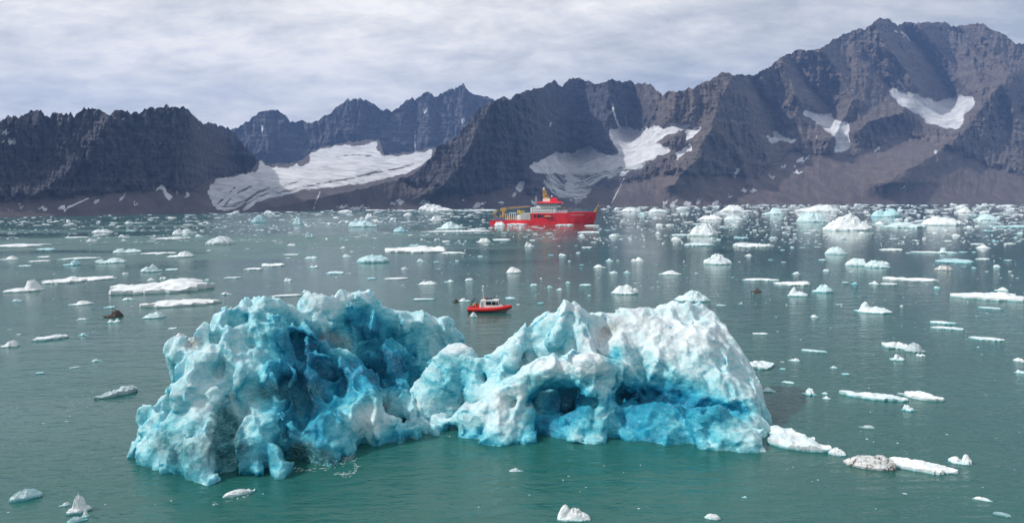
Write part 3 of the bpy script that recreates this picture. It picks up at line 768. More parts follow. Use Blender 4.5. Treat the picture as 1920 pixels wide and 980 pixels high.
def finish_berg(name, ice, zones, silt, glassy, base_clear, parent, fine=0.06, aqua=None):
    V, Q = ice.mesh()
    Nn = vert_normals(V, Q)
    V = V + Nn * (fine * fbm(V / 0.9, 4, 0.6, ridged=True) - fine * 0.3)[:, None]
    px, py = proj(V)
    wig = 9 * np.stack([fbm(V / 2.5 + 3.1, 3), fbm(V / 2.5 + 8.8, 3)], 1)
    px = px + wig[:, 0]; py = py + wig[:, 1]
    up = Nn[:, 2]
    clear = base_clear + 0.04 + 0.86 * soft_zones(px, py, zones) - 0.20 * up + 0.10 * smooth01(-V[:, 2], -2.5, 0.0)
    return np_mesh(name, V, Q, BERG, parent, attrs={'clear': np.clip(clear, 0, 1.1), 'silt': np.clip(soft_zones(px, py, silt), 0, 1), 'glassy': np.clip(soft_zones(px, py, glassy), 0, 1)})

VOX = 0.18
def crest(s, items, k, link_r):
    prev = None
    for top, r, base, rb in items:
        s.col(top, r, base, rb, k)
        if prev: s.seg(prev[0], prev[1] * link_r, top, r * link_r, 0.6)
        prev = (top, r)
def build_left_berg():
    lo = np.array([-47.5, 68.0, -1.9]); hi = np.array([-2.5, 117.0, 19.5])
    s = Ice(lo, hi, VOX)
    # the horn: from the low left tip up over the front summit
    crest(s, [
        ((276,815,82),0.5,(292,82),1.3), ((290,790,82.6),0.5,(312,82.6),2.0), ((308,752,83.6),0.5,(338,83.5),2.8), ((332,700,84.6),0.6,(372,84),3.8), ((352,676,85.2),0.8,(392,84.5),4.4),
        ((386,630,86.5),0.9,(412,86),5.2), ((414,618,88),1.3,(430,88),5.8), ((447,592,90),1.6,(450,89.5),6.6), ((485,590,91),1.7,(485,90),6.6), ((522,586,92.5),1.6,(510,92),6.0),
        ((556,612,95.5),1.5,(540,95),5.4), ((590,580,99),1.7,(575,99),5.6), ((640,576,101.5),1.8,(635,103),6.0), ((680,575,103),1.5,(690,105),5.6), ((706,592,104),1.4,(715,106),5.4),
        ((745,615,105),1.8,(745,106.5),5.4), ((785,615,106.5),1.7,(778,107),5.2), ((820,620,107.5),1.6,(805,108),5.0), ((848,637,108.5),1.3,(825,109),4.6)], 0.9, 0.9)
    # inner slopes facing the viewer and the low front shelf
    s.seg((560,660,92),3.0,(560,800,84.5),4.2); s.seg((600,690,90.5),2.6,(590,830,82.5),3.4)
    s.seg((640,690,92),2.0,(690,755,88),2.4); s.seg((650,760,87.5),2.6,(630,840,82.5),2.2)
    s.seg((690,760,87),2.0,(700,815,86),2.1); s.seg((660,800,85.5),1.8,(650,840,83),1.5); s.seg((720,800,87),1.2,(745,835,85.8),1.0); s.seg((610,860,79.5),1.7,(625,868,79),1.1)
    s.seg((770,815,87.2),0.9,(782,828,86.9),0.6); s.seg((640,700,90),1.3,(655,720,89.2),1.1)
    s.seg((720,690,101),3.2,(735,740,100),2.6)
    # low broken ice that ties the two bergs together
    s.seg((722,748,95),1.5,(765,772,93),1.3,0.5); s.seg((745,792,90.5),1.3,(788,808,89.5),1.0,0.5); s.seg((752,738,97),1.3,(760,752,96.5),0.9,0.4); s.seg((700,790,90),1.8,(750,800,89.5),1.4,0.5)
    # melt columns down the front
    s.seg((372,700,82.5),1.7,(350,790,79.5),1.6,0.6); s.seg((350,790,79.5),1.6,(335,868,77.3),1.3,0.6)
    s.seg((362,742,81),1.4,(372,800,78.6),1.2,0.5); s.seg((372,800,78.6),1.2,(380,850,76.2),1.5,0.5); s.seg((380,850,76.2),1.5,(388,902,73.4),0.7,0.5); s.seg((340,850,77.5),1.5,(372,890,74.6),1.0,0.6)
    s.seg((455,715,82.5),1.2,(452,800,79.2),1.2,0.5); s.seg((452,800,79.2),1.2,(470,850,76.4),1.2,0.5); s.seg((470,850,76.4),1.2,(483,903,73.6),0.6,0.5)
    s.seg((500,800,79.5),1.0,(526,885,75.3),0.8,0.5); s.seg((300,800,81.5),1.3,(290,850,79.6),1.3,0.6); s.seg((320,830,80),1.8,(320,872,77.5),1.3); s.seg((440,860,78),1.4,(430,886,76.2),1.0)
    s.seg((400,700,84),2.6,(410,820,80.5),3.6); s.seg((480,700,86),3.0,(490,830,80.5),3.0)
    s.seg((262,835,82),0.6,(263,850,81.4),0.6,0.4); s.seg((276,775,82.6),0.35,(272,815,82.4),0.7,0.4)
    s.seg((505,640,88.8),1.9,(500,690,87.5),1.4); s.seg((440,655,86),1.7,(445,705,85),1.3); s.seg((450,620,87.5),1.6,(510,655,88),1.2,0.5); s.seg((340,660,84.6),0.9,(332,650,84.6),0.7,0.4)
    # thin fins left standing by the melt
    for a_, b_, c_ in [((262,790,82),(270,830,81.6),0.42), ((300,735,83.4),(296,800,82.2),0.5), ((330,662,84.6),(322,740,83.4),0.55), ((384,616,86.2),(372,690,84.6),0.6), ((452,570,89.6),(440,640,87.6),0.7), ((500,566,91),(505,640,89.0),0.7), ((416,690,83.2),(404,770,80.8),0.55), ((352,742,81.6),(344,820,79.2),0.5),
                       ((398,800,78.2),(405,870,75.2),0.5), ((470,760,80.4),(480,830,77.2),0.5), ((520,760,82.4),(535,850,78.4),0.55), ((590,562,98.2),(575,640,95.2),0.7), ((640,548,101),(628,610,98.6),0.8), ((690,553,103),(700,620,100.8),0.7), ((545,700,86.4),(575,780,83.0),0.6), ((610,700,88.6),(650,780,86.0),0.6), ((665,720,88),(700,800,85.6),0.5), ((428,720,81.6),(432,745,80.6),0.45)]:
        s.seg(a_, c_ * 0.45, b_, c_ * 1.35, 0.35)
    # hollows
    s.seg((425,765,78.5),1.7,(430,850,75.6),1.5,0.5,True); s.seg((470,725,81),1.4,(500,745,80.5),1.2,0.5,True); s.seg((408,670,83.0),0.5,(410,690,82.6),0.5,0.3,True)
    s.seg((560,870,77.0),1.4,(585,862,77.5),1.1,0.5,True); s.seg((700,640,97),2.4,(735,700,95.5),2.6,0.8,True); s.seg((655,610,99),1.5,(690,640,98.4),1.9,0.7,True)
    s.seg((560,640,91),1.8,(640,720,88),1.6,0.8,True); s.seg((540,720,85.2),1.5,(560,800,81.2),1.3,0.6,True); s.seg((760,700,97.0),1.6,(752,725,96),1.2,0.5,True); s.seg((525,800,80.0),0.9,(545,850,78),0.9,0.5,True)
    s.rough([cups(4.0, 1.5, 0.0, (1, 1, 0.36)), lumps(5.0, 0.4, 4.0, 2), facets(3.0, 0.22, 3, (1, 1, 0.6)), cups(1.7, 0.34, 9.0, (1, 1, 0.45)), facets(1.3, 0.07, 8)])
    root = empty('iceberg', (-27, 86, 0))
    tag(root, 'jagged iceberg with dark blue hollow and grey melted columns, left of the big pair', 'iceberg')
    zones = [(640,700,130,85,0.46), (600,660,60,40,0.16), (690,700,60,60,0.26), (560,770,90,80,0.34), (735,690,40,45,0.40), (690,615,50,45,0.48), (665,590,30,28,0.2), (760,680,60,45,0.22), (560,700,60,60,0.3), (540,625,40,50,0.24), (560,640,50,30,0.22), (470,600,60,40,0.12), (600,830,90,50,0.30), (690,780,50,55,-0.42), (655,650,45,28,-0.38), (660,680,40,30,-0.1), (590,595,40,35,-0.12), (640,562,60,18,-0.22), (780,620,70,40,-0.02), (745,820,45,25,0.45), (300,800,60,60,0.12), (480,860,50,40,0.25), (350,850,60,50,0.12), (410,680,70,60,0.02)]
    silt = [(362,640,26,22,0.75), (605,625,24,18,0.5), (640,640,38,24,0.6), (340,800,50,30,0.32), (390,850,14,60,0.42), (460,800,16,70,0.42), (330,840,40,30,0.28), (480,760,20,40,0.25)]
    glassy = [(425,790,34,66,0.62), (500,735,45,30,0.5), (560,745,45,70,0.5), (440,860,40,40,0.55), (500,860,30,40,0.45), (330,850,70,50,0.42), (390,820,90,80,0.30), (290,820,40,50,0.25), (600,860,55,28,0.9), (560,840,40,40,0.5), (770,825,40,18,0.7), (620,740,50,60,0.25)]
    o = finish_berg('ice_mass', s, zones, silt, glassy, 0.40, None)
    o.parent = root; o.matrix_parent_inverse = Matrix.Translation((27, -86, 0))
    return root
def build_right_berg():
    lo = np.array([-15.5, 76.0, -1.9]); hi = np.array([33.0, 117.0, 18.5])
    s = Ice(lo, hi, VOX)
    crest(s, [
        ((905,692,96),1.0,(900,96),2.6), ((950,672,97),1.4,(948,96.5),3.6), ((985,630,97.5),1.3,(985,97),4.6), ((1008,608,98),1.3,(1010,97.5),5.4), ((1036,606,97.5),1.3,(1036,97),5.6),
        ((1060,585,96.5),1.1,(1060,96),6.2), ((1078,592,96.5),1.2,(1080,97),6.2), ((1105,606,98),1.6,(1105,98),6.6), ((1150,615,100),2.1,(1150,99),7.6),
        ((1205,618,102),2.8,(1205,99.5),8.4), ((1262,612,104),3.2,(1262,99.5),9.0), ((1302,612,104.5),3.2,(1312,98.5),9.0), ((1332,655,101),3.4,(1340,95),7.6), ((1362,708,97.5),3.2,(1362,93),6.0), ((1376,742,94.5),2.6,(1372,91.5),4.4)], 1.2, 0.85)
    # smooth broad back of the berg
    s.seg((1180,650,99.5),4.2,(1300,680,98),4.8,1.4); s.seg((1240,700,95.5),4.0,(1330,735,93.5),3.6,1.4); s.seg((1160,660,96),2.6,(1170,710,94.5),2.6,1.0)
    # middle block
    s.col((850,672,97.5),1.8,(842,97),4.0); s.col((868,668,98.5),1.5,(872,98),3.2); s.col((815,712,95.5),1.9,(812,95),3.4); s.seg((832,690,97),1.7,(795,730,95.5),1.6,0.6); s.seg((795,728,95.5),1.5,(800,775,93.5),1.7,0.6); s.seg((880,690,96.5),1.4,(905,745,94),2.0); s.seg((925,700,95),1.6,(930,745,93.5),2.2)
    s.seg((945,735,93),2.0,(960,780,90.5),2.4)
    # the arched front wall
    s.seg((1145,690,91.0),1.8,(1090,690,90),1.9,0.7); s.seg((1090,690,90),1.9,(1020,700,89.5),1.8,0.7); s.seg((1020,700,89.5),1.8,(960,735,89.3),1.7,0.7); s.seg((960,735,89.3),1.7,(900,778,89.2),1.5,0.7); s.seg((900,778,89.2),1.5,(822,798,90.2),1.1,0.7)
    s.seg((940,780,88.5),2.4,(935,828,85.6),1.9); s.seg((880,800,89),1.9,(880,822,87.8),1.5); s.seg((835,805,90),1.3,(820,815,89.5),1.1); s.seg((975,790,88),2.0,(985,830,85.6),1.2)
    s.seg((1120,750,89),2.2,(1118,826,85.8),1.6); s.seg((1125,700,91),2.0,(1150,770,89),2.0); s.seg((1075,800,87.6),1.4,(1080,832,85.2),1.0); s.seg((1020,790,90),2.0,(1050,826,87.5),1.6)
    s.seg((1150,800,88),2.0,(1180,830,86.4),1.6); s.seg((1200,790,89),3.0,(1260,836,85.6),2.4); s.seg((1240,800,89),3.2,(1310,830,86),3.0); s.seg((1330,790,90),3.2,(1390,810,88.5),3.0)
    # the rough block at the right-hand foot
    s.seg((1308,788,84.4),1.1,(1340,782,84.6),1.1,0.5); s.seg((1310,792,84.2),1.2,(1318,842,82.4),1.3,0.5); s.seg((1345,795,84.6),1.6,(1405,832,83.2),1.5,0.5); s.seg((1325,840,82.8),1.5,(1408,848,82.0),1.4,0.5); s.seg((1350,820,83.6),1.9,(1390,840,82.6),1.6,0.5); s.seg((1350,782,85.3),0.8,(1412,828,83.8),1.0,0.4)
    # rubble between the two bergs
    s.seg((790,785,93.5),1.0,(815,790,92.5),1.1); s.seg((770,775,94.5),0.9,(790,800,91.5),0.8); s.seg((800,812,89.3),0.7,(830,826,87.7),0.7)
    s.seg((1020,752,92.8),2.4,(1110,755,92.6),2.4)
    for a_, b_, c_ in [((1060,570,96.0),(1040,640,93.6),0.7), ((1078,582,95.8),(1100,660,93.2),0.7), ((985,606,96.8),(960,680,94.0),0.7), ((1150,690,89.8),(1130,780,87.2),0.6), ((1000,696,89.0),(960,790,86.8),0.6), ((905,772,88.6),(890,815,87.2),0.5), ((1290,575,103),(1330,650,98.5),0.9)]:
        s.seg(a_, c_ * 0.5, b_, c_ * 1.3, 0.4)
    # caves, slot and overhang
    s.seg((1040,748,86.8),1.5,(1085,745,86.6),1.7,0.5,True); s.seg((1060,760,87.6),1.3,(1070,790,86.8),0.8,0.5,True); s.seg((1062,745,87.6),1.8,(1090,750,87.8),1.5,0.6,True)
    s.seg((1005,775,86.6),0.9,(1030,812,85.2),0.8,0.4,True)
    s.seg((1150,662,93.2),0.8,(1160,684,92.6),0.8,0.4,True); s.seg((1178,740,89.9),1.5,(1240,735,89.4),1.8,0.8,True); s.seg((1240,735,89.4),1.7,(1330,762,88.2),1.1,0.8,True); s.seg((1330,762,88.2),1.1,(1405,772,88.0),0.7,0.7,True)
    s.seg((1045,838,84.6),0.8,(1095,836,84.4),0.9,0.3,True); s.seg((1140,836,85.4),0.7,(1200,842,84.9),0.7,0.3,True); s.seg((1055,610,93.5),0.5,(1060,640,92.6),0.5,0.4,True); s.seg((1098,620,93.8),0.5,(1100,632,93.6),0.4,0.3,True)
    s.seg((770,750,92.0),1.3,(760,770,91.0),1.0,0.4,True)
    s.rough([cups(5.0, 0.85, 5.0, (1, 1, 0.5)), lumps(6.0, 0.4, 14.0, 2), facets(3.2, 0.20, 5, (1, 1, 0.8)), cups(1.8, 0.22, 19.0, (1, 1, .6)), facets(1.3, 0.06, 12)])
    root = empty('iceberg', (10, 92, 0))
    tag(root, 'broad white iceberg with bright blue caves along its foot, right of the big pair', 'iceberg')
    zones = [(1062,752,56,42,0.86), (1240,745,80,36,0.55), (1180,745,40,45,0.38), (1320,760,80,28,0.40), (1390,770,40,18,0.35), (1152,668,18,24,0.55), (1010,800,40,40,0.42), (1060,810,60,35,0.22), (1180,800,70,45,0.32), (1260,815,80,40,0.30), (1350,800,70,30,0.25), (1360,825,55,35,0.06), (840,715,70,55,0.26), (870,690,50,50,0.08), (940,700,40,35,0.14), (1060,625,26,40,0.22), (1100,610,14,18,0.24), (1010,640,40,50,0.08), (880,800,90,30,0.12), (930,830,80,18,0.18), (995,742,14,16,0.5), (860,820,70,20,0.2),
             (1080,690,110,20,-0.18), (960,745,60,22,-0.22), (1240,625,140,50,-0.20), (1300,660,100,60,-0.06), (1120,640,60,40,-0.14), (1340,690,60,60,-0.02), (1270,700,130,50,0.10), (1200,640,60,40,0.06), (1060,580,30,16,-0.2), (1150,720,60,20,-0.1), (850,655,50,14,-0.12), (920,790,60,22,-0.16), (1320,690,70,70,0.06)]
    silt = [(1145,615,30,14,0.42), (1130,630,24,30,0.34), (1290,690,26,14,0.18), (1040,650,40,24,0.14), (1170,605,20,8,0.35), (1250,640,150,60,0.13)]
    glassy = [(1040,832,70,12,0.6), (1180,842,60,10,0.6), (790,800,40,24,0.5), (830,825,50,14,0.5)]
    o = finish_berg('ice_mass', s, zones, silt, glassy, 0.35, None)
    o.parent = root; o.matrix_parent_inverse = Matrix.Translation((-10, -92, 0))
    return root
build_left_berg(); build_right_berg()
# ------------------------------------------------------------------ FLOATING ICE
NAMES = {'slab': ('ice_floe', 'ice floe'), 'lump': ('ice_chunk', 'ice chunk'), 'spiky': ('ice_chunk', 'ice chunk'), 'berg': ('small_iceberg', 'small iceberg')}
def floe_mesh(name, W, D, Hh, shape, seed, mat, peaks=None, nr=9, na=40, ragged=0.30, notch=0.0, outline=None):
    rs = np.random.RandomState(seed)
    th = np.linspace(0, 2 * np.pi, na, endpoint=False)
    cs, sn = np.cos(th), np.sin(th)
    off = rs.uniform(0, 90, 3)
    out = 1 + ragged * 1.5 * fbm(np.stack([cs * 1.5, sn * 1.5, th * 0], -1) + off, 5, 0.78)
    sq = (np.abs(cs) ** 2.6 + np.abs(sn) ** 2.6) ** (-1 / 2.6)
    out = out * (0.4 + 0.6 * sq)
    if outline is not None:
        o2 = np.array(outline, float); an = np.unwrap(np.arctan2(o2[:, 1], o2[:, 0])); rd = np.hypot(o2[:, 0], o2[:, 1])
        k = np.argsort(an % (2 * np.pi)); an = an[k] % (2 * np.pi); rd = rd[k]
        out = np.interp(th, np.concatenate([an - 2 * np.pi, an, an + 2 * np.pi]), np.tile(rd, 3)) * (1 + 0.25 * (out / (0.4 + 0.6 * sq) - 1))
    if notch: out = out * (1 - notch * np.exp(-((np.angle(np.exp(1j * (th - rs.uniform(0, 6.28))))) / 0.5) ** 2))
    rr = np.concatenate([[0.0], (np.linspace(0, 1, nr)[1:]) ** 0.8])
    X = rr[:, None] * (out * cs)[None] * W / 2; Y = rr[:, None] * (out * sn)[None] * D / 2
    u, v = X / (W / 2), Y / (D / 2)
    q = np.stack([u * 1.2, v * 1.2, u * 0], -1) + off
    if peaks is None:
        if shape == 'slab': peaks = [(rs.uniform(-.6, .6), rs.uniform(-.3, .3), .5, rs.uniform(.15, .6))]
        elif shape == 'lump': peaks = [(rs.uniform(-.5, .5), rs.uniform(-.3, .4), rs.uniform(.2, .4), rs.uniform(.5, 1)) for _ in range(3)]
        elif shape == 'spiky': peaks = [(rs.uniform(-.6, .6), rs.uniform(-.2, .3), rs.uniform(.12, .22), rs.uniform(.6, 1.1)) for _ in range(4)]
        else: peaks = [(rs.uniform(-.5, .5), rs.uniform(-.2, .4), rs.uniform(.22, .4), rs.uniform(.5, 1.0)) for _ in range(5)]
    small = W * 1.0 and nr <= 8
    if small and shape != 'slab': peaks = [(rs.uniform(-.7, .7), rs.uniform(-.4, .4), rs.uniform(.10, .30), rs.uniform(.35, 1)) for _ in range(4)]
    base = {'slab': 0.55, 'lump': 0.30, 'spiky': 0.24, 'berg': 0.28}[shape]
    if small: base = {'slab': .6}.get(shape, .22)
    T = base + 0 * u
    pw = 0.10 * np.stack([fbm(q * 2.6 + 3, 3), fbm(q * 2.6 + 7, 3)], 0)
    for (a, b, w, h) in peaks:
        k2 = ((u + pw[0] - a) ** 2 + ((v + pw[1] - b) * 0.75) ** 2) / (3.6 * w * w + 0.05)
        T = np.maximum(T, base + h * (1 - base) * np.sqrt(np.maximum(0, 1 - np.minimum(k2, 1))) * (1 - 0.10 * k2.clip(0, 1)))
    T = T / max(0.8, T.max())
    amp = {'slab': 0.22, 'lump': 0.34, 'spiky': 0.38, 'berg': 0.42}[shape]
    T = T * (1 + amp * 1.3 * fbm(q * 2.4, 4, 0.6, ridged=True)) + amp * 0.3 * fbm(q * 5, 3)
    if shape == 'slab': T = T * (0.30 + 0.70 * smooth01(fbm(q * 1.3 + 5, 3) + 0.12, -0.30, 0.30))
    else: T = T * (0.62 + 0.55 * (0.5 + 0.5 * fbm(q * 3.4 + 11, 3, 0.6, ridged=True)))
    edge = {'slab': 0.75, 'lump': 0.45, 'spiky': 0.4, 'berg': 0.45}[shape]
    T = T * (1 - (1 - edge) * rr[:, None] ** 2.2)
    Z = np.maximum(T, 0.05) * Hh
    low = np.stack([X[-1] * 1.00, Y[-1] * 1.00, np.full(na, 0.04 * Hh)], -1); low2 = np.stack([X[-1] * 0.93, Y[-1] * 0.93, np.full(na, -0.35 * Hh - 0.05)], -1)
    V = np.concatenate([np.stack([X, Y, Z], -1), low[None], low2[None]], 0)
    wob = 0.05 * min(W, D, 4 * Hh) * np.stack([fbm(V / (0.25 * min(W, D) + .05) + off + k * 5, 3) for k in range(3)], -1)
    V = V + wob
    F = grid_faces(nr + 2, na, True)
    F = F[na * 0:]
    o = np_mesh(name, V.reshape(-1, 3), F, FLOE[mat])
    try: o.data.set_sharp_from_angle(angle=math.radians(38))
    except Exception: pass
    return o
_seed = [100]
def floe(px, py, w, h, shape='slab', mat='white', label=None, group=None, peaks=None, ragged=None, res=None, notch=0.0, rot=0.0, outline=None):
    """one piece of floating ice; (px, py) is the middle of its waterline, w and h its size in the photograph"""
    _seed[0] += 1; label_is_plain = group is not None
    P = on_water(px, py); d = P[1]; m = d / FPX * math.hypot(1, (px - 960) / FPX)
    W = w * m; rowm = d * d / (CAM_H * FPX)          # metres of water per photograph row
    if shape == 'slab':
        t = min(0.55 * h * m, 0.05 * W + 0.12) if peaks is None else min(0.62 * h * m, 0.12 * W + 0.2); D = min(max((h - t / m * (0.9 if peaks is None else 0.6)) * rowm, 0.34 * W), 1.6 * W)
    else:
        D = min(0.62 * W, max(0.25 * W, 0.45 * h * rowm)); t = max((0.85 if shape == 'berg' else 1.0) * h * m - 0.55 * D * CAM_H / d, 0.14 * W)
        if w < 30 and label_is_plain: t = min(t, 0.26 * W)
    y = P[1] + D * 0.5
    x = P[0] * y / P[1]
    name, cat = NAMES[shape]
    if ragged is None: ragged = 0.46 if shape == 'slab' else (0.34 if w > 24 else 0.62)
    if res is None: res = (16, 84) if w > 60 else ((12, 60) if w > 24 else (8, 40))
    o = floe_mesh(name, W, D, t, shape, _seed[0], mat, peaks, res[0], res[1], ragged, notch, outline)
    o.location = (x, y, 0); o.rotation_euler = (0, 0, -math.atan2(x, y) + rot)
    tag(o, label, cat, group)
    return o
G1 = 'ice drifting in the fjord'
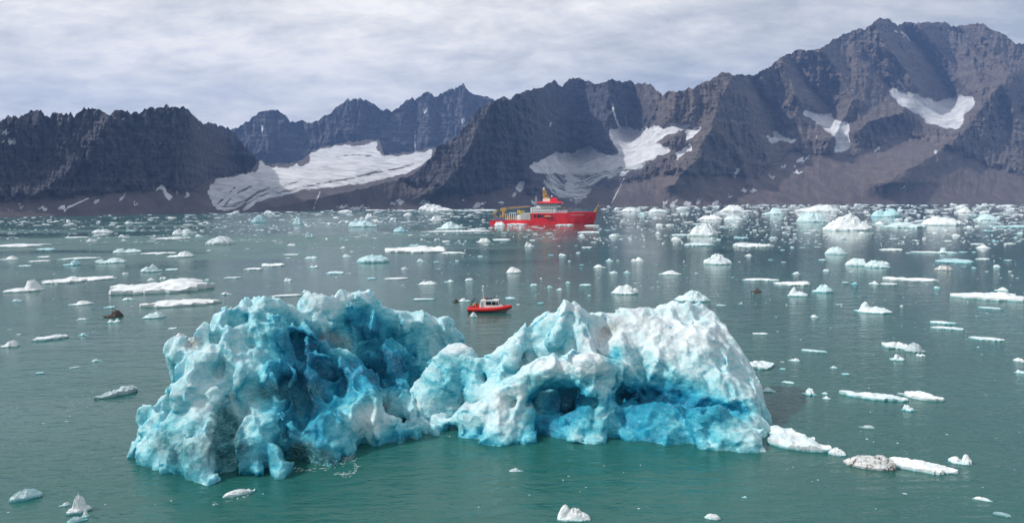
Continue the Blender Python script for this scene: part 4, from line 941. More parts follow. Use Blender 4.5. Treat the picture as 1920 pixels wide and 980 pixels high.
FL = [ # px, py(waterline), w, h, shape, material, label
 (303,551,147,25,'slab','white','long white floe with a raised ridge at right and pale blue knob at left',[(.55,.1,.35,.9),(-.9,0,.12,.7),(.2,.2,.3,.45)]),
 (340,575,105,14,'slab','white','flat white slab with a blue rim, behind the left summit of the large jagged iceberg',[(0,0,.8,.1)]),
 (44,548,50,17,'lump','white','white floe with one upright knob at its right end, near the left photo edge',[(.55,0,.2,1.2)]),
 (120,532,62,11,'slab','white','low white floe just left of a thicker flat slab, above the white ridge floe',[(.4,.3,.1,.8)]),
 (177,527,60,12,'slab','white','thick flat white slab touching a lower floe on its left',None),
 (35,464,80,7,'slab','white','very long flat floe cut by the left edge of the photo',None),
 (86,469,26,7,'slab','aqua','small blue slab just under the long flat floe at the left edge',None),
 (239,474,42,7,'lump','aqua','low blue floe with a bump at each end, in the pale calm water left',[(-.6,0,.2,.9),(.5,0,.3,.5)]),
 (414,459,46,13,'lump','white','rounded white floe with blue foot, largest below the valley glacier',[(.3,0,.5,.6),(-.4,0,.4,.4)]),
 (208,494,45,9,'lump','aqua','floe with a thin blue wing at its left and a white back',[(-.8,0,.15,.6),(.4,0,.3,.5)]),
 (75,491,30,4,'slab','white',None,None),(47,500,17,4,'slab','white',None,None),(20,487,24,7,'lump','white',None,None),
 (150,487,52,5,'slab','white','thin white floe with a long tail pointing right, in pale water left',None),
 (298,477,50,5,'slab','white','thin white bar of ice lying just right of a low blue floe',None),
 (340,483,44,9,'lump','white','white floe with a ragged hump, below the thin bar of ice',[(.4,0,.3,.7)]),
 (135,498,23,8,'spiky','aqua','tiny blue floe with two upturned horns',[(-.8,0,.1,1),(.8,0,.15,1)]),
 (284,510,32,10,'lump','aqua','lumpy blue-white chunk with two bumps, above the white ridge floe',[(.2,0,.2,1),(-.5,0,.25,.7)]),
 (322,507,20,5,'slab','white',None,None),(477,506,30,5,'slab','white',None,None),(512,500,37,7,'slab','white','white floe with a lump at each end, left of the small blue disc of ice',[(-.8,0,.15,.8),(.85,0,.1,.8)]),
 (589,502,18,6,'lump','white',None,None),(628,514,30,7,'slab','aqua','flat blue disc of ice above the back ridge of the jagged iceberg',None),
 (436,522,28,4,'slab','white',None,None),(547,479,27,4,'slab','white',None,None),(585,485,23,6,'spiky','white',None,None),(548,461,17,6,'lump','white',None,None),
 (342,440,32,9,'lump','white','pair of white humps joined into one floe, far left water',[(-.5,0,.2,.9),(.5,0,.25,.9)]),
 (374,444,15,8,'lump','aqua',None,None),(171,453,15,9,'lump','white',None,None),(324,449,55,5,'slab','white','long thin white floe below the twin-humped one',None),
 (192,436,30,6,'lump','white',None,None),(581,446,15,9,'lump','aqua','round blue knob of ice alone in grey water, left of the blue capped floe',None),
 (485,418,25,12,'berg','aqua','bright blue little berg nearest the foot of the valley glacier',None),(558,421,18,12,'berg','aqua','pale blue peaked little berg right of the brightest blue one',None),
 (144,446,35,3,'slab','white',None,None),(539,556,55,5,'slab','white','thin flat slab above the left summit of the jagged iceberg',None),(574,549,15,8,'lump','aqua',None,None),
 (425,553,18,7,'lump','white',None,None),(540,527,15,6,'lump','white',None,None),
 (213,595,27,10,'lump','brown','dark brown earth-covered lump of ice floating left of the jagged iceberg',[(.4,0,.35,1)]),
 (215,605,18,6,'lump','white','little white lump just below the dark brown one',None),
 (289,597,36,10,'lump','aqua','pale blue two-humped floe right of the dark brown lump',[(.4,0,.25,1),(-.2,0,.3,.6)]),
 (94,638,48,9,'slab','white','white boat-shaped floe alone at the left, nearest the grey rippled water',[(.6,0,.4,.7)]),
 (19,651,24,11,'lump','white','two-piece white chunk near the left edge below the boat-shaped floe',None),
 (157,629,14,6,'lump','white',None,None),(182,678,17,6,'lump','white',None,None),(338,634,24,8,'lump','white','small white chunk beside the left shoulder of the jagged iceberg',None),
 (323,617,13,4,'slab','white',None,None),(153,572,35,9,'lump','white',None,None),(205,578,17,5,'slab','white',None,None),(240,563,20,6,'lump','white',None,None),(32,565,17,5,'lump','white',None,None),
 (139,690,15,3,'slab','white',None,None),(155,600,17,5,'lump','white',None,None),(284,526,13,6,'lump','white',None,None),(305,523,13,5,'lump','white',None,None),(235,514,10,4,'lump','white',None,None),
 (217,746,68,20,'slab','pale','greyish floe with a raised right half and a thin step at its left',[(.45,.1,.5,1.3)]),
 (48,938,42,18,'lump','aqua','rounded pale blue lump in the bottom left corner',[(.2,.2,.6,.5),(-.4,0,.4,.4)]),
 (148,963,34,26,'lump','white','tallest piece of the broken ice cluster in the bottom left corner',[(.1,.1,.3,1)]),(122,948,16,6,'lump','white','small lump at the left of the broken ice cluster',None),(145,979,30,9,'lump','aqua','lowest piece of the broken ice cluster, touching the bottom edge',None),(160,970,12,12,'lump','white','round knob at the right of the broken ice cluster',None),
 (447,931,58,14,'slab','white','smooth white floe right under the front foot of the jagged iceberg',[(.3,0,.6,.5)]),
 (75,701,12,5,'slab','white',None,None),
 (1638,588,54,17,'lump','white','white floe with a tall knob like a bird head at its left end',[(-.55,.1,.10,2.3),(-.35,.1,.22,1.1),(.35,.1,.45,.9)]),
 (1527,595,13,6,'lump','white',None,None),(1768,608,36,7,'slab','white','upper of two white slabs lying close together at the right',None),(1776,618,44,7,'slab','white','lower of two white slabs lying close together at the right',None),
 (1851,639,47,9,'slab','white','lens-shaped white floe alone at the right, below the pair of slabs',None),
 (1680,655,42,14,'slab','white','white floe with a blue underside, largest of a loose group right of the broad iceberg',[(0,.2,.5,.6)]),(1714,661,30,13,'lump','pale','greyish sharp-edged chunk touching the blue-bottomed floe',None),(1682,676,22,10,'lump','white','small peaked chunk below the blue-bottomed floe',None),(1726,668,15,7,'lump','white',None,None),
 (1425,693,46,18,'slab','white','smooth white slab touching the right side of the broad iceberg',[(0,0,.8,.3)]),(1479,719,22,6,'slab','white',None,None),(1441,735,24,8,'lump','aqua','clear bluish fragment by the right shoulder of the broad iceberg',None),
 (1516,741,24,11,'lump','white','wedge-shaped white chip left of two tiny knobs',[(-.7,0,.35,1.1)]),(1547,739,10,8,'lump','white',None,None),(1550,748,13,8,'lump','white',None,None),
 (1638,750,100,13,'slab','white','long narrow white floe with upturned left tip, right of the broad iceberg',[(-.9,0,.14,1.1),(.2,0,.5,.5)]),
 (1734,752,62,17,'slab','white','thick white floe with a pointed back, right of the long narrow one',[(-.5,.2,.4,.9)]),(1695,742,20,7,'slab','pale','pale sunken floe between the long narrow one and the thick pointed one',None),
 (1703,771,18,10,'spiky','white','tiny spiky chip below the thick pointed floe',None),(1626,803,21,9,'lump','pale',None,None),
 (1500,846,112,47,'slab','white','large triangular grey-white slab, nearest the right foot of the broad iceberg',[(-.75,.7,.4,.6),(0,0,.6,.3)]),(1569,854,29,12,'lump','white','small crumbly floe at the right tip of the triangular slab',None),
 (1630,880,82,24,'lump','dirty','dirty floe with a dark brown top between the triangular slab and the smooth white one',[(.6,.2,.35,.9),(-.1,.2,.4,.6),(-.7,0,.3,.3)]),
 (1725,885,88,23,'slab','white','smooth rounded white floe with a blue glow at its foot, right of the dirty one',[(-.5,.2,.45,.9),(.6,0,.4,.3)]),
 (1800,871,34,18,'spiky','white','small white floe with two raised wings, near the lower right edge',[(.7,.1,.28,1.2),(-.6,0,.3,.5)]),
 (1841,938,24,8,'lump','white',None,None),(1336,974,27,10,'lump','white','white chunk at the bottom edge below the broad iceberg',None),(1879,968,24,9,'slab','pale','glassy clear sliver in the bottom right corner',None),
 (1075,978,62,30,'spiky','white','ragged wet chunk cut by the bottom edge in the middle',[(-.6,0,.2,1.2),(.1,0,.3,.7),(.7,0,.2,.5)]),(967,884,24,7,'lump','white','little white chunk floating in front of the broad iceberg',None),
 (1396,933,10,6,'lump','white',None,None),(1526,660,42,5,'slab','white',None,None),(1426,627,24,5,'slab','white',None,None),(1490,677,17,7,'lump','white',None,None),(1563,690,12,5,'lump','white',None,None),(1586,703,12,5,'slab','white',None,None),
 (1912,678,18,8,'lump','white',None,None),(1914,700,16,7,'lump','white',None,None),(1856,579,33,4,'slab','white',None,None),(1468,693,10,4,'slab','white',None,None),
 (1590,433,72,24,'berg','white','largest white lumpy berg in the far ice field, above the pale streak on the water',[(-.3,.1,.4,.8),(.1,.1,.3,1.0),(.6,0,.25,.5),(-.8,0,.2,.3)]),
 (1698,428,62,12,'slab','aqua','blue slab with a white ridge, just right of the largest lumpy berg',[(-.2,.1,.3,.9)]),
 (1318,443,54,21,'berg','white','white domed berg with a flat shelf on its left, right of the red ship',[(.2,.1,.4,.9),(-.3,0,.3,.7),(.7,0,.2,.4)]),(1275,442,30,9,'slab','white','flat shelf of ice at the left foot of the white domed berg',None),
 (1345,496,47,17,'berg','white','lumpy white berg with a blue foot in the middle of the dark open water',[(.0,.1,.35,1),(.5,0,.3,.6),(-.6,0,.3,.6)]),
 (1609,499,41,11,'lump','aqua','left one of two touching pale blue floes',None),(1645,502,37,10,'lump','aqua','right one of two touching pale blue floes',None),
 (1791,494,49,11,'slab','aqua','blue-white rounded bar of ice at the right, below a small blue wedge',None),(1780,475,25,8,'spiky','aqua','small blue wedge with a sharp left end',[(-.85,0,.2,1.2)]),
 (1567,477,34,10,'lump','aqua','pale blue floe with a rounded back above the two touching ones',None),
 (1522,417,52,16,'berg','aqua','blue-white craggy berg with a low tail to the left, far ice field',None),(1376,413,35,12,'berg','white',None,None),(1331,412,45,10,'lump','white',None,None),
 (1309,461,47,7,'slab','aqua','thin blue floe under the white domed berg',None),(1389,447,24,8,'slab','aqua',None,None),(1412,464,63,9,'slab','white','long white floe with a blue block at its left end',[(-.8,0,.2,.9)]),
 (1171,552,49,15,'lump','white','lumpy white floe above the left crest of the broad iceberg',[(-.3,0,.3,.9),(.2,0,.3,1),(.85,0,.12,1.1)]),
 (1297,566,58,19,'berg','aqua','blue stack of tilted ice right behind the top of the broad iceberg',[(.1,0,.35,1),(.6,0,.25,.6),(-.6,0,.25,.4)]),
 (1496,556,33,14,'lump','white','white floe with an upright tooth at its left',[(-.5,0,.14,1.4),(.3,0,.4,.5)]),(1543,549,33,12,'lump','aqua','pale blue blocky floe right of the one with a tooth',None),
 (1426,527,56,6,'slab','white','row of low white ice forming one thin floe, dark water right',None),(1486,536,62,9,'slab','white','thin white floe with a hump at its right end',[(.6,0,.3,.9)]),
 (1706,527,78,8,'slab','white','very long thin floe with a knob at its left, right part of the photo',[(-.85,0,.1,1)]),(1859,564,100,15,'slab','white','wide flat floe with a long thin arm to the left, right edge',[(.3,.2,.4,.8)]),
 (1770,507,26,8,'lump','dirty','small brownish floe under the blue-white rounded bar',None),(1639,533,16,9,'lump','white',None,None),(1667,534,23,5,'slab','white',None,None),
 (1671,470,32,6,'slab','white',None,None),(1742,475,48,5,'slab','white',None,None),(1833,459,20,6,'slab','white',None,None),
 (1764,423,61,13,'berg','white','wide white berg with a blue middle, right part of the far ice field',None),(1906,427,42,9,'slab','aqua','blue floe cut by the right edge of the photo',None),(1849,413,34,11,'lump','aqua',None,None),
 (1661,407,42,12,'berg','aqua','twin-humped greenish berg in front of the right-hand shore',[(-.6,0,.25,1),(.5,0,.35,1)]),(1533,398,66,11,'berg','white','wide white berg nearest the scree shore, right of the ship',None),(1451,402,34,9,'lump','aqua','small blue flat-topped berg against the scree shore',None),(1379,398,58,10,'lump','white','long white jumble of ice along the shore between ship and wide berg',None),
 (1194,490,23,10,'spiky','white',None,None),(1142,490,15,7,'lump','white',None,None),(1150,513,15,9,'spiky','white',None,None),(1176,512,13,6,'lump','white',None,None),(1256,515,38,6,'lump','white',None,None),(1403,480,12,7,'lump','white',None,None),
 (1418,548,17,6,'lump','brown','tiny brown earth-covered scrap of ice above the broad iceberg',None),
 (701,493,53,14,'lump','aqua','rounded bright blue block of ice in calm grey water, left of the small boat',[(-.2,.1,.5,.5),(.6,.1,.4,.5),(-.7,0,.3,.4)]),
 (779,474,116,14,'slab','white','very long white floe with a tall hump on its right, above the small boat',[(.55,.1,.3,1.6),(.25,0,.3,.6)]),(850,476,40,5,'slab','white','thin slab lying at the right end of the long humped floe',None),
 (679,426,50,11,'lump','aqua','blue capped floe with a steep left end, left of the ship stern',[(-.6,0,.25,.9),(.1,0,.4,.7)]),(751,435,26,8,'lump','aqua','small bright blue oval floe right of the blue capped one',None),(843,430,46,11,'lump','aqua','blue-white floe with a peaked back, nearest left of the ship stern',[(0,0,.3,1),(.6,0,.25,.6)]),
 (858,435,118,4,'slab','white','long thin ribbon of ice below the stern of the red ship',None),(891,431,25,6,'slab','white',None,None),(907,454,26,9,'spiky','white',None,None),(940,451,31,5,'slab','white',None,None),(993,463,17,9,'lump','white','round white knob of ice alone below the middle of the red ship',None),(777,462,18,7,'lump','aqua',None,None),
 (743,524,42,5,'slab','white',None,None),(802,534,34,8,'lump','white',None,None),(842,529,18,6,'lump','white',None,None),(880,526,14,9,'lump','white',None,None),(963,512,28,9,'lump','white','white lump with a thin tail of ice, above the small boat',None),(1000,536,14,7,'lump','white',None,None),
 (1124,502,20,8,'lump','white',None,None),(1101,465,18,5,'slab','white',None,None),(1104,437,40,4,'slab','white','thin floe below the bow of the red ship',None),(794,563,43,5,'slab','white','thin flat slab behind the right end of the jagged iceberg, left of the small boat',None),
 (872,566,22,6,'lump','white','small white floe just behind the stern of the small boat',None),(855,567,13,6,'lump','brown','tiny brown scrap of ice behind the small boat',None),(888,594,13,8,'spiky','white','little white chunk floating in front of the small boat',None),(957,561,18,5,'slab','white','thin slab right behind the cabin of the small boat',None),
 (1097,536,23,5,'slab','white',None,None),(1031,539,10,5,'lump','white',None,None),(1048,544,12,6,'lump','white',None,None),(650,482,17,7,'spiky','white',None,None),(696,407,20,9,'berg','white',None,None),
 (937,423,20,7,'lump','white','white lump of ice against the stern of the red ship',None),(969,422,36,4,'slab','white',None,None),(1058,423,32,5,'slab','white',None,None),(1111,424,26,7,'slab','white','white slab of ice right under the bow of the red ship',None),
 (816,397,62,14,'berg','white','big white wedge-shaped berg against the far shore, left of the ship',[(-.7,0,.35,1.0),(-.2,0,.4,.75),(.4,0,.4,.35)]),(760,396,46,12,'slab','white','tabular white berg with a blue face, just left of the big white wedge',None),(705,395,36,5,'slab','white',None,None),(900,396,70,5,'slab','white',None,None),
 (1235,398,40,8,'lump','white',None,None),(1180,397,44,6,'lump','white',None,None),(1620,421,20,7,'lump','aqua',None,None),
]
def area_words(px, py):
    if py < 428: a = 'in the crowded far ice field'
    elif py < 475: a = 'on the far open water'
    elif py < 545: a = 'on water behind the icebergs'
    elif py < 700: a = 'on water beside the icebergs'
    else: a = 'on the near green water'
    if px < 380: b = 'near the left shore'
    elif px < 900: b = 'left of the ship'
    elif px < 1150: b = 'below the ship'
    elif px < 1500: b = 'right of the ship'
    else: b = 'towards the right edge'
    return a, b
def plain_label(px, py, shape, mat, w):
    a, b = area_words(px, py)
    size = 'tiny' if w < 14 else 'small'
    colr = {'white': 'white', 'aqua': 'pale blue', 'pale': 'greyish', 'dirty': 'brownish', 'brown': 'brown'}[mat]
    kind = {'slab': 'flat floe', 'lump': 'ice lump', 'spiky': 'jagged ice chip', 'berg': 'craggy berg'}[shape]
    L = '%s %s %s %s, %s' % (size, colr, kind, a, b)
    return L, 'drift ice %s' % b
OUTLINES = {1500: [(-1, -.55), (-.75, .05), (-.98, .85), (-.55, .98), (-.1, .45), (.4, -.2), (1, -.85), (.2, -1), (-.5, -.95)],
            1638: None, 1734: [(-1, .2), (-.55, .5), (-.2, .95), (.3, .8), (.75, .35), (1, -.1), (.6, -.6), (0, -.9), (-.5, -.7), (-.85, -.3)],
            447: [(-1, -.7), (-.6, -.1), (-.1, .5), (.5, .8), (1, .7), (.9, .1), (.3, -.5), (-.4, -.9)], 217: [(-1, -.6), (-.5, -.1), (-.1, .1), (.2, .8), (.6, .95), (1, .5), (.7, -.2), (.1, -.6), (-.5, -.85)]}
for (px, py, w, h, shape, mat, label, peaks) in FL:
    lab, grp = plain_label(px, py, shape, mat, w)
    if label: floe(px, py, w, h, shape, mat, label, None, peaks, outline=OUTLINES.get(px))
    else: floe(px, py, w, h * (0.9 if shape == 'slab' else 0.68), shape, mat, lab, grp, peaks)
# smaller single pieces between the surveyed ones
def berg_hit(px, py):
    return (250 < px < 900 and 545 < py < 920) or (770 < px < 1440 and 575 < py < 870) or (918 < px < 1132 and py < 422.5) or (865 < px < 970 and 540 < py < 605)
rs = np.random.RandomState(5)
taken = [(f[0], f[1], f[2]) for f in FL]
count = 0
while count < 112:
    py = 398 + 200 * rs.rand() ** 2.1
    px = rs.uniform(5, 1915)
    if px < 420 and py < 412: continue
    if berg_hit(px, py): continue
    if fbm(np.array([[px / 150, py / 12, 3.3]]), 3, 0.6)[0] < -0.02: continue
    if rs.rand() > (0.55 if px < 700 else 1.0): continue
    if any(abs(px - a) < 0.6 * w + 9 and abs(py - b) < 5 for a, b, w in taken): continue
    w = (7 + 15 * rs.rand() ** 1.6) * (1.2 if py < 430 else 0.85)
    shape = rs.choice(['slab', 'slab', 'slab', 'lump', 'spiky']); mat = rs.choice(['white', 'white', 'white', 'aqua', 'pale'], p=[.3, .25, .2, .2, .05])
    hh = w * rs.uniform(.18, .25) if shape == 'slab' else w * rs.uniform(.24, .4)
    lab, grp = plain_label(px, py, shape, mat, w)
    floe(px, py, w, hh, shape, mat, lab, grp)
    taken.append((px, py, w)); count += 1

def build_brash():
    """everything smaller: thousands of crumbs nobody could count, as one body"""
    rs = np.random.RandomState(8)
    N1 = 8000
    u = rs.rand(N1)
    py = np.where(rs.rand(N1) < 0.70, 384 + 74 * u ** 1.35, 415 + 220 * u ** 1.6)
    px = rs.uniform(-60, 1980, N1)
    hor = 376 - 0.007 * (px - 960)
    shore = np.interp(px, SHORE_X, SHORE_D) * 0.985
    P = on_water(px, py)
    ok = (P[:, 1] < shore) & (P[:, 1] > 60) & (py > hor + 4)
    clump = fbm(np.stack([px / 130, py / 9, px * 0], -1), 3, 0.6)
    ok &= clump > np.interp(py, [385, 430, 480, 640], [-0.45, -0.06, 0.02, 0.04]) - 0.10 * (px > 1100)
    ok &= ~((px < 520) & (py > 455) & (py < 500) & (rs.rand(N1) < .6))
    # a sparse sprinkling on the near water
    n2 = 200
    px2 = rs.uniform(0, 1920, n2); py2 = rs.uniform(560, 960, n2)
    hit = np.array([berg_hit(a, b) for a, b in zip(px2, py2)])
    P2 = on_water(px2, py2)
    S1 = np.exp(rs.normal(0.95, 0.55, N1)) * np.interp(py, [385, 420, 480, 640], [2.0, 1.25, 0.72, 0.62])
    S2 = np.exp(rs.normal(0.9, 0.45, n2))
    hit1 = np.array([berg_hit(a, b) for a, b in zip(px, py)])
    ok &= ~hit1
    P = np.concatenate([P[ok], P2[~hit]]); S = np.concatenate([S1[ok], S2[~hit]])
    W = np.clip(S, 0.9, 14) * P[:, 1] / FPX * 1.15
    n = len(P)
    na = 7
    th = np.linspace(0, 2 * np.pi, na, endpoint=False)
    rr = 1 + rs.uniform(-.35, .35, (n, na))
    asp = rs.uniform(.45, 1.0, n); flat = np.where(rs.rand(n) < .80, rs.uniform(.04, .10, n), rs.uniform(.16, .38, n))
    ang = rs.uniform(0, 6.28, n)
    cx, cy = np.cos(th)[None] * rr, np.sin(th)[None] * rr * asp[:, None]
    X = (cx * np.cos(ang)[:, None] - cy * np.sin(ang)[:, None]); Y = (cx * np.sin(ang)[:, None] + cy * np.cos(ang)[:, None])
    X *= np.where(rs.rand(n) < .4, 1.5, 1.0)[:, None]
    ring = []
    for k, z in ((1.0, -0.25), (1.0, 0.35), (0.62, 0.85)):
        zz = z + (rs.uniform(-.25, .25, (n, na)) if z > 0 else np.zeros((n, na)))
        ring.append(np.stack([X * k * W[:, None] / 2, Y * k * W[:, None] / 2, zz * (flat * W)[:, None]], -1))
    tip = np.stack([rs.uniform(-.2, .2, n) * W, rs.uniform(-.2, .2, n) * W, flat * W * rs.uniform(.8, 1.3, n)], -1)
    V = np.concatenate(ring + [np.repeat(tip[:, None], 1, 1)], 1) + P[:, None] * np.array([1, 1, 0])
    m = 3 * na + 1
    f = []
    for r in range(2):
        for k in range(na):
            a, b = r * na + k, r * na + (k + 1) % na
            f.append((a, b, b + na)); f.append((a, b + na, a + na))
    for k in range(na): f.append((2 * na + k, 2 * na + (k + 1) % na, 3 * na))
    F = (np.array(f)[None] + (np.arange(n) * m)[:, None, None]).reshape(-1, 3)
    o = np_mesh('brash_ice', V.reshape(-1, 3), F, FLOE['brash'], smooth=False)
    tag(o, 'small crumbs of brash ice scattered over the fjord', 'brash ice', None, 'stuff')
def mat_brash():
    n = Nodes('brash_ice'); p = n.pos()
    k = n.noise(p, 0.35, 2, 0.5); z = n.sep(p)[2]
    col = n.ramp(n.math('MULTIPLY_ADD', n.maprange(z, 0.0, 0.2, 0.15, 0.0), 1.0, k), [(0.40, (0.82, 0.83, 0.83)), (0.58, (0.62, 0.72, 0.75)), (0.72, (0.34, 0.58, 0.64))])
    return n.fin(col, 0.5)
FLOE['brash'] = mat_brash()
build_brash()
# ------------------------------------------------------------------ BOATS
class MB:
    """collects boxes, prisms, tubes and lofts and links them as one mesh"""
    def __init__(s): s.V = []; s.F = []
    def add(s, V, F):
        o = len(s.V); s.V += [tuple(map(float, v)) for v in V]; s.F += [tuple(i + o for i in f) for f in F]; return s
    def box(s, lo, hi, taper=(1, 1), rz=0.0):
        cx, cy = (lo[0] + hi[0]) / 2, (lo[1] + hi[1]) / 2; V = []
        for z, k in ((lo[2], (1, 1)), (hi[2], taper)):
            for x, y in ((lo[0], lo[1]), (hi[0], lo[1]), (hi[0], hi[1]), (lo[0], hi[1])):
                dx, dy = (x - cx) * k[0], (y - cy) * k[1]
                V.append((cx + dx * math.cos(rz) - dy * math.sin(rz), cy + dx * math.sin(rz) + dy * math.cos(rz), z))
        return s.add(V, [(3, 2, 1, 0), (4, 5, 6, 7), (0, 1, 5, 4), (1, 2, 6, 5), (2, 3, 7, 6), (3, 0, 4, 7)])
    def prism(s, prof, y0, y1, y0t=None, y1t=None):
        """profile of (x, z) pushed across from y0 to y1"""
        n = len(prof)
        V = [(x, y0, z) for x, z in prof] + [(x, y1, z) for x, z in prof]
        return s.add(V, [tuple(range(n)), tuple(range(2 * n - 1, n - 1, -1))] + [((k + 1) % n, k, n + k, n + (k + 1) % n) for k in range(n)])
    def tube(s, pts, r, n=8, r2=None, cap=True):
        pts = [Vector(p) for p in pts]; V = []; m = len(pts)
        up = Vector((0, 0, 1))
        for k, p in enumerate(pts):
            t = (pts[min(k + 1, m - 1)] - pts[max(k - 1, 0)]).normalized()
            a = t.cross(up)
            if a.length < 1e-3: a = t.cross(Vector((0, 1, 0)))
            a.normalize(); b = t.cross(a)
            q = r if r2 is None else r + (r2 - r) * k / (m - 1)
            for j in range(n):
                c = 2 * math.pi * j / n
                V.append(p + a * (q * math.cos(c)) + b * (q * math.sin(c)))
        F = [(k * n + j, k * n + (j + 1) % n, (k + 1) * n + (j + 1) % n, (k + 1) * n + j) for k in range(m - 1) for j in range(n)]
        if cap: F += [tuple(range(n - 1, -1, -1)), tuple(range((m - 1) * n, m * n))]
        return s.add(V, F)
    def ball(s, c, r, n=12, m=8, sq=(1, 1, 1)):
        V = [(c[0], c[1], c[2] - r * sq[2])]; 
        for k in range(1, m):
            a = -math.pi / 2 + math.pi * k / m
            for j in range(n):
                b = 2 * math.pi * j / n
                V.append((c[0] + r * sq[0] * math.cos(a) * math.cos(b), c[1] + r * sq[1] * math.cos(a) * math.sin(b), c[2] + r * sq[2] * math.sin(a)))
        V.append((c[0], c[1], c[2] + r * sq[2])); F = []
        for j in range(n): F.append((0, 1 + (j + 1) % n, 1 + j)); F.append((len(V) - 1, 1 + (m - 2) * n + j, 1 + (m - 2) * n + (j + 1) % n))
        for k in range(m - 2):
            for j in range(n): F.append((1 + k * n + j, 1 + k * n + (j + 1) % n, 1 + (k + 1) * n + (j + 1) % n, 1 + (k + 1) * n + j))
        return s.add(V, F)
    def loft(s, rings, cap=True, closed=True):
        n = len(rings[0]); V = [p for r in rings for p in r]; m = len(rings)
        w = n if closed else n - 1
        F = [(k * n + j, k * n + (j + 1) % n, (k + 1) * n + (j + 1) % n, (k + 1) * n + j) for k in range(m - 1) for j in range(w)]
        if cap: F += [tuple(range(n - 1, -1, -1)), tuple(range((m - 1) * n, m * n))]
        return s.add(V, F)
    def build(s, name, mat, parent=None, smooth=False, bevel=0.0):
        me = bpy.data.meshes.new(name); me.from_pydata(s.V, [], s.F); me.update()
        bm = bmesh.new(); bm.from_mesh(me); bmesh.ops.recalc_face_normals(bm, faces=bm.faces)
        if bevel: bmesh.ops.bevel(bm, geom=[e for e in bm.edges if len(e.link_faces) == 2 and e.calc_face_angle(0) > 0.5], offset=bevel, segments=2, affect='EDGES', profile=0.6)
        bm.to_mesh(me); bm.free()
        for p in me.polygons: p.use_smooth = smooth
        me.materials.append(mat)
        if smooth:
            try: me.set_sharp_from_angle(angle=math.radians(35))
            except Exception: pass
        return link(bpy.data.objects.new(name, me), parent)

M = dict(red=paint('ship_red', (0.84, 0.018, 0.028), 0.35, 0.10, 0.15), white=paint('ship_white', (0.84, 0.84, 0.82), 0.4, 0.05, 0.3), cream=paint('deck_cream', (0.55, 0.52, 0.44), 0.5, 0.1, 0.3),
         tan=paint('crane_ochre', (0.52, 0.31, 0.085), 0.45, 0.14, 0.3), yellow=paint('safety_yellow', (0.68, 0.46, 0.03), 0.45, 0.1, 0.3), black=paint('black_fitting', (0.015, 0.016, 0.02), 0.5, 0.1, 0.5),
         glass=paint('dark_glass', (0.012, 0.018, 0.028), 0.08, 0.05, 0.5), orange=paint('lifeboat_orange', (0.72, 0.13, 0.03), 0.4, 0.1, 0.4), deck=paint('grey_deck', (0.20, 0.21, 0.21), 0.7, 0.12, 0.4),
         blue=paint('container_blue', (0.03, 0.14, 0.34), 0.45, 0.12, 0.5), grey=paint('light_grey_steel', (0.42, 0.44, 0.45), 0.4, 0.1, 0.4), boot=paint('dark_boot_top', (0.06, 0.012, 0.016), 0.5, 0.1, 0.3),
         collar=paint('red_collar_fabric', (0.70, 0.020, 0.022), 0.55, 0.10, 1.2), suit=paint('orange_suit', (0.78, 0.10, 0.02), 0.7, 0.14, 5), navy=paint('navy_cloth', (0.02, 0.025, 0.045), 0.8, 0.15, 6), skin=paint('skin', (0.52, 0.30, 0.21), 0.55, 0.05, 8), hivis=paint('yellow_cloth', (0.70, 0.55, 0.10), 0.7, 0.1, 6), hull_grey=paint('grey_hull', (0.32, 0.34, 0.35), 0.45, 0.1, 1.0))

def text_mesh(name, body, size, mat, parent, loc, rot):
    cu = bpy.data.curves.new(name, 'FONT'); cu.body = body; cu.size = size; cu.extrude = 0.01; cu.align_x = 'CENTER'; cu.align_y = 'CENTER'
    t = bpy.data.objects.new(name, cu); COL.objects.link(t)
    me = bpy.data.meshes.new_from_object(t.evaluated_get(bpy.context.evaluated_depsgraph_get()))
    bpy.data.objects.remove(t); bpy.data.curves.remove(cu)
    me.materials.clear(); me.materials.append(mat)
    o = bpy.data.objects.new(name, me); o.location = loc; o.rotation_euler = rot
    return link(o, parent)

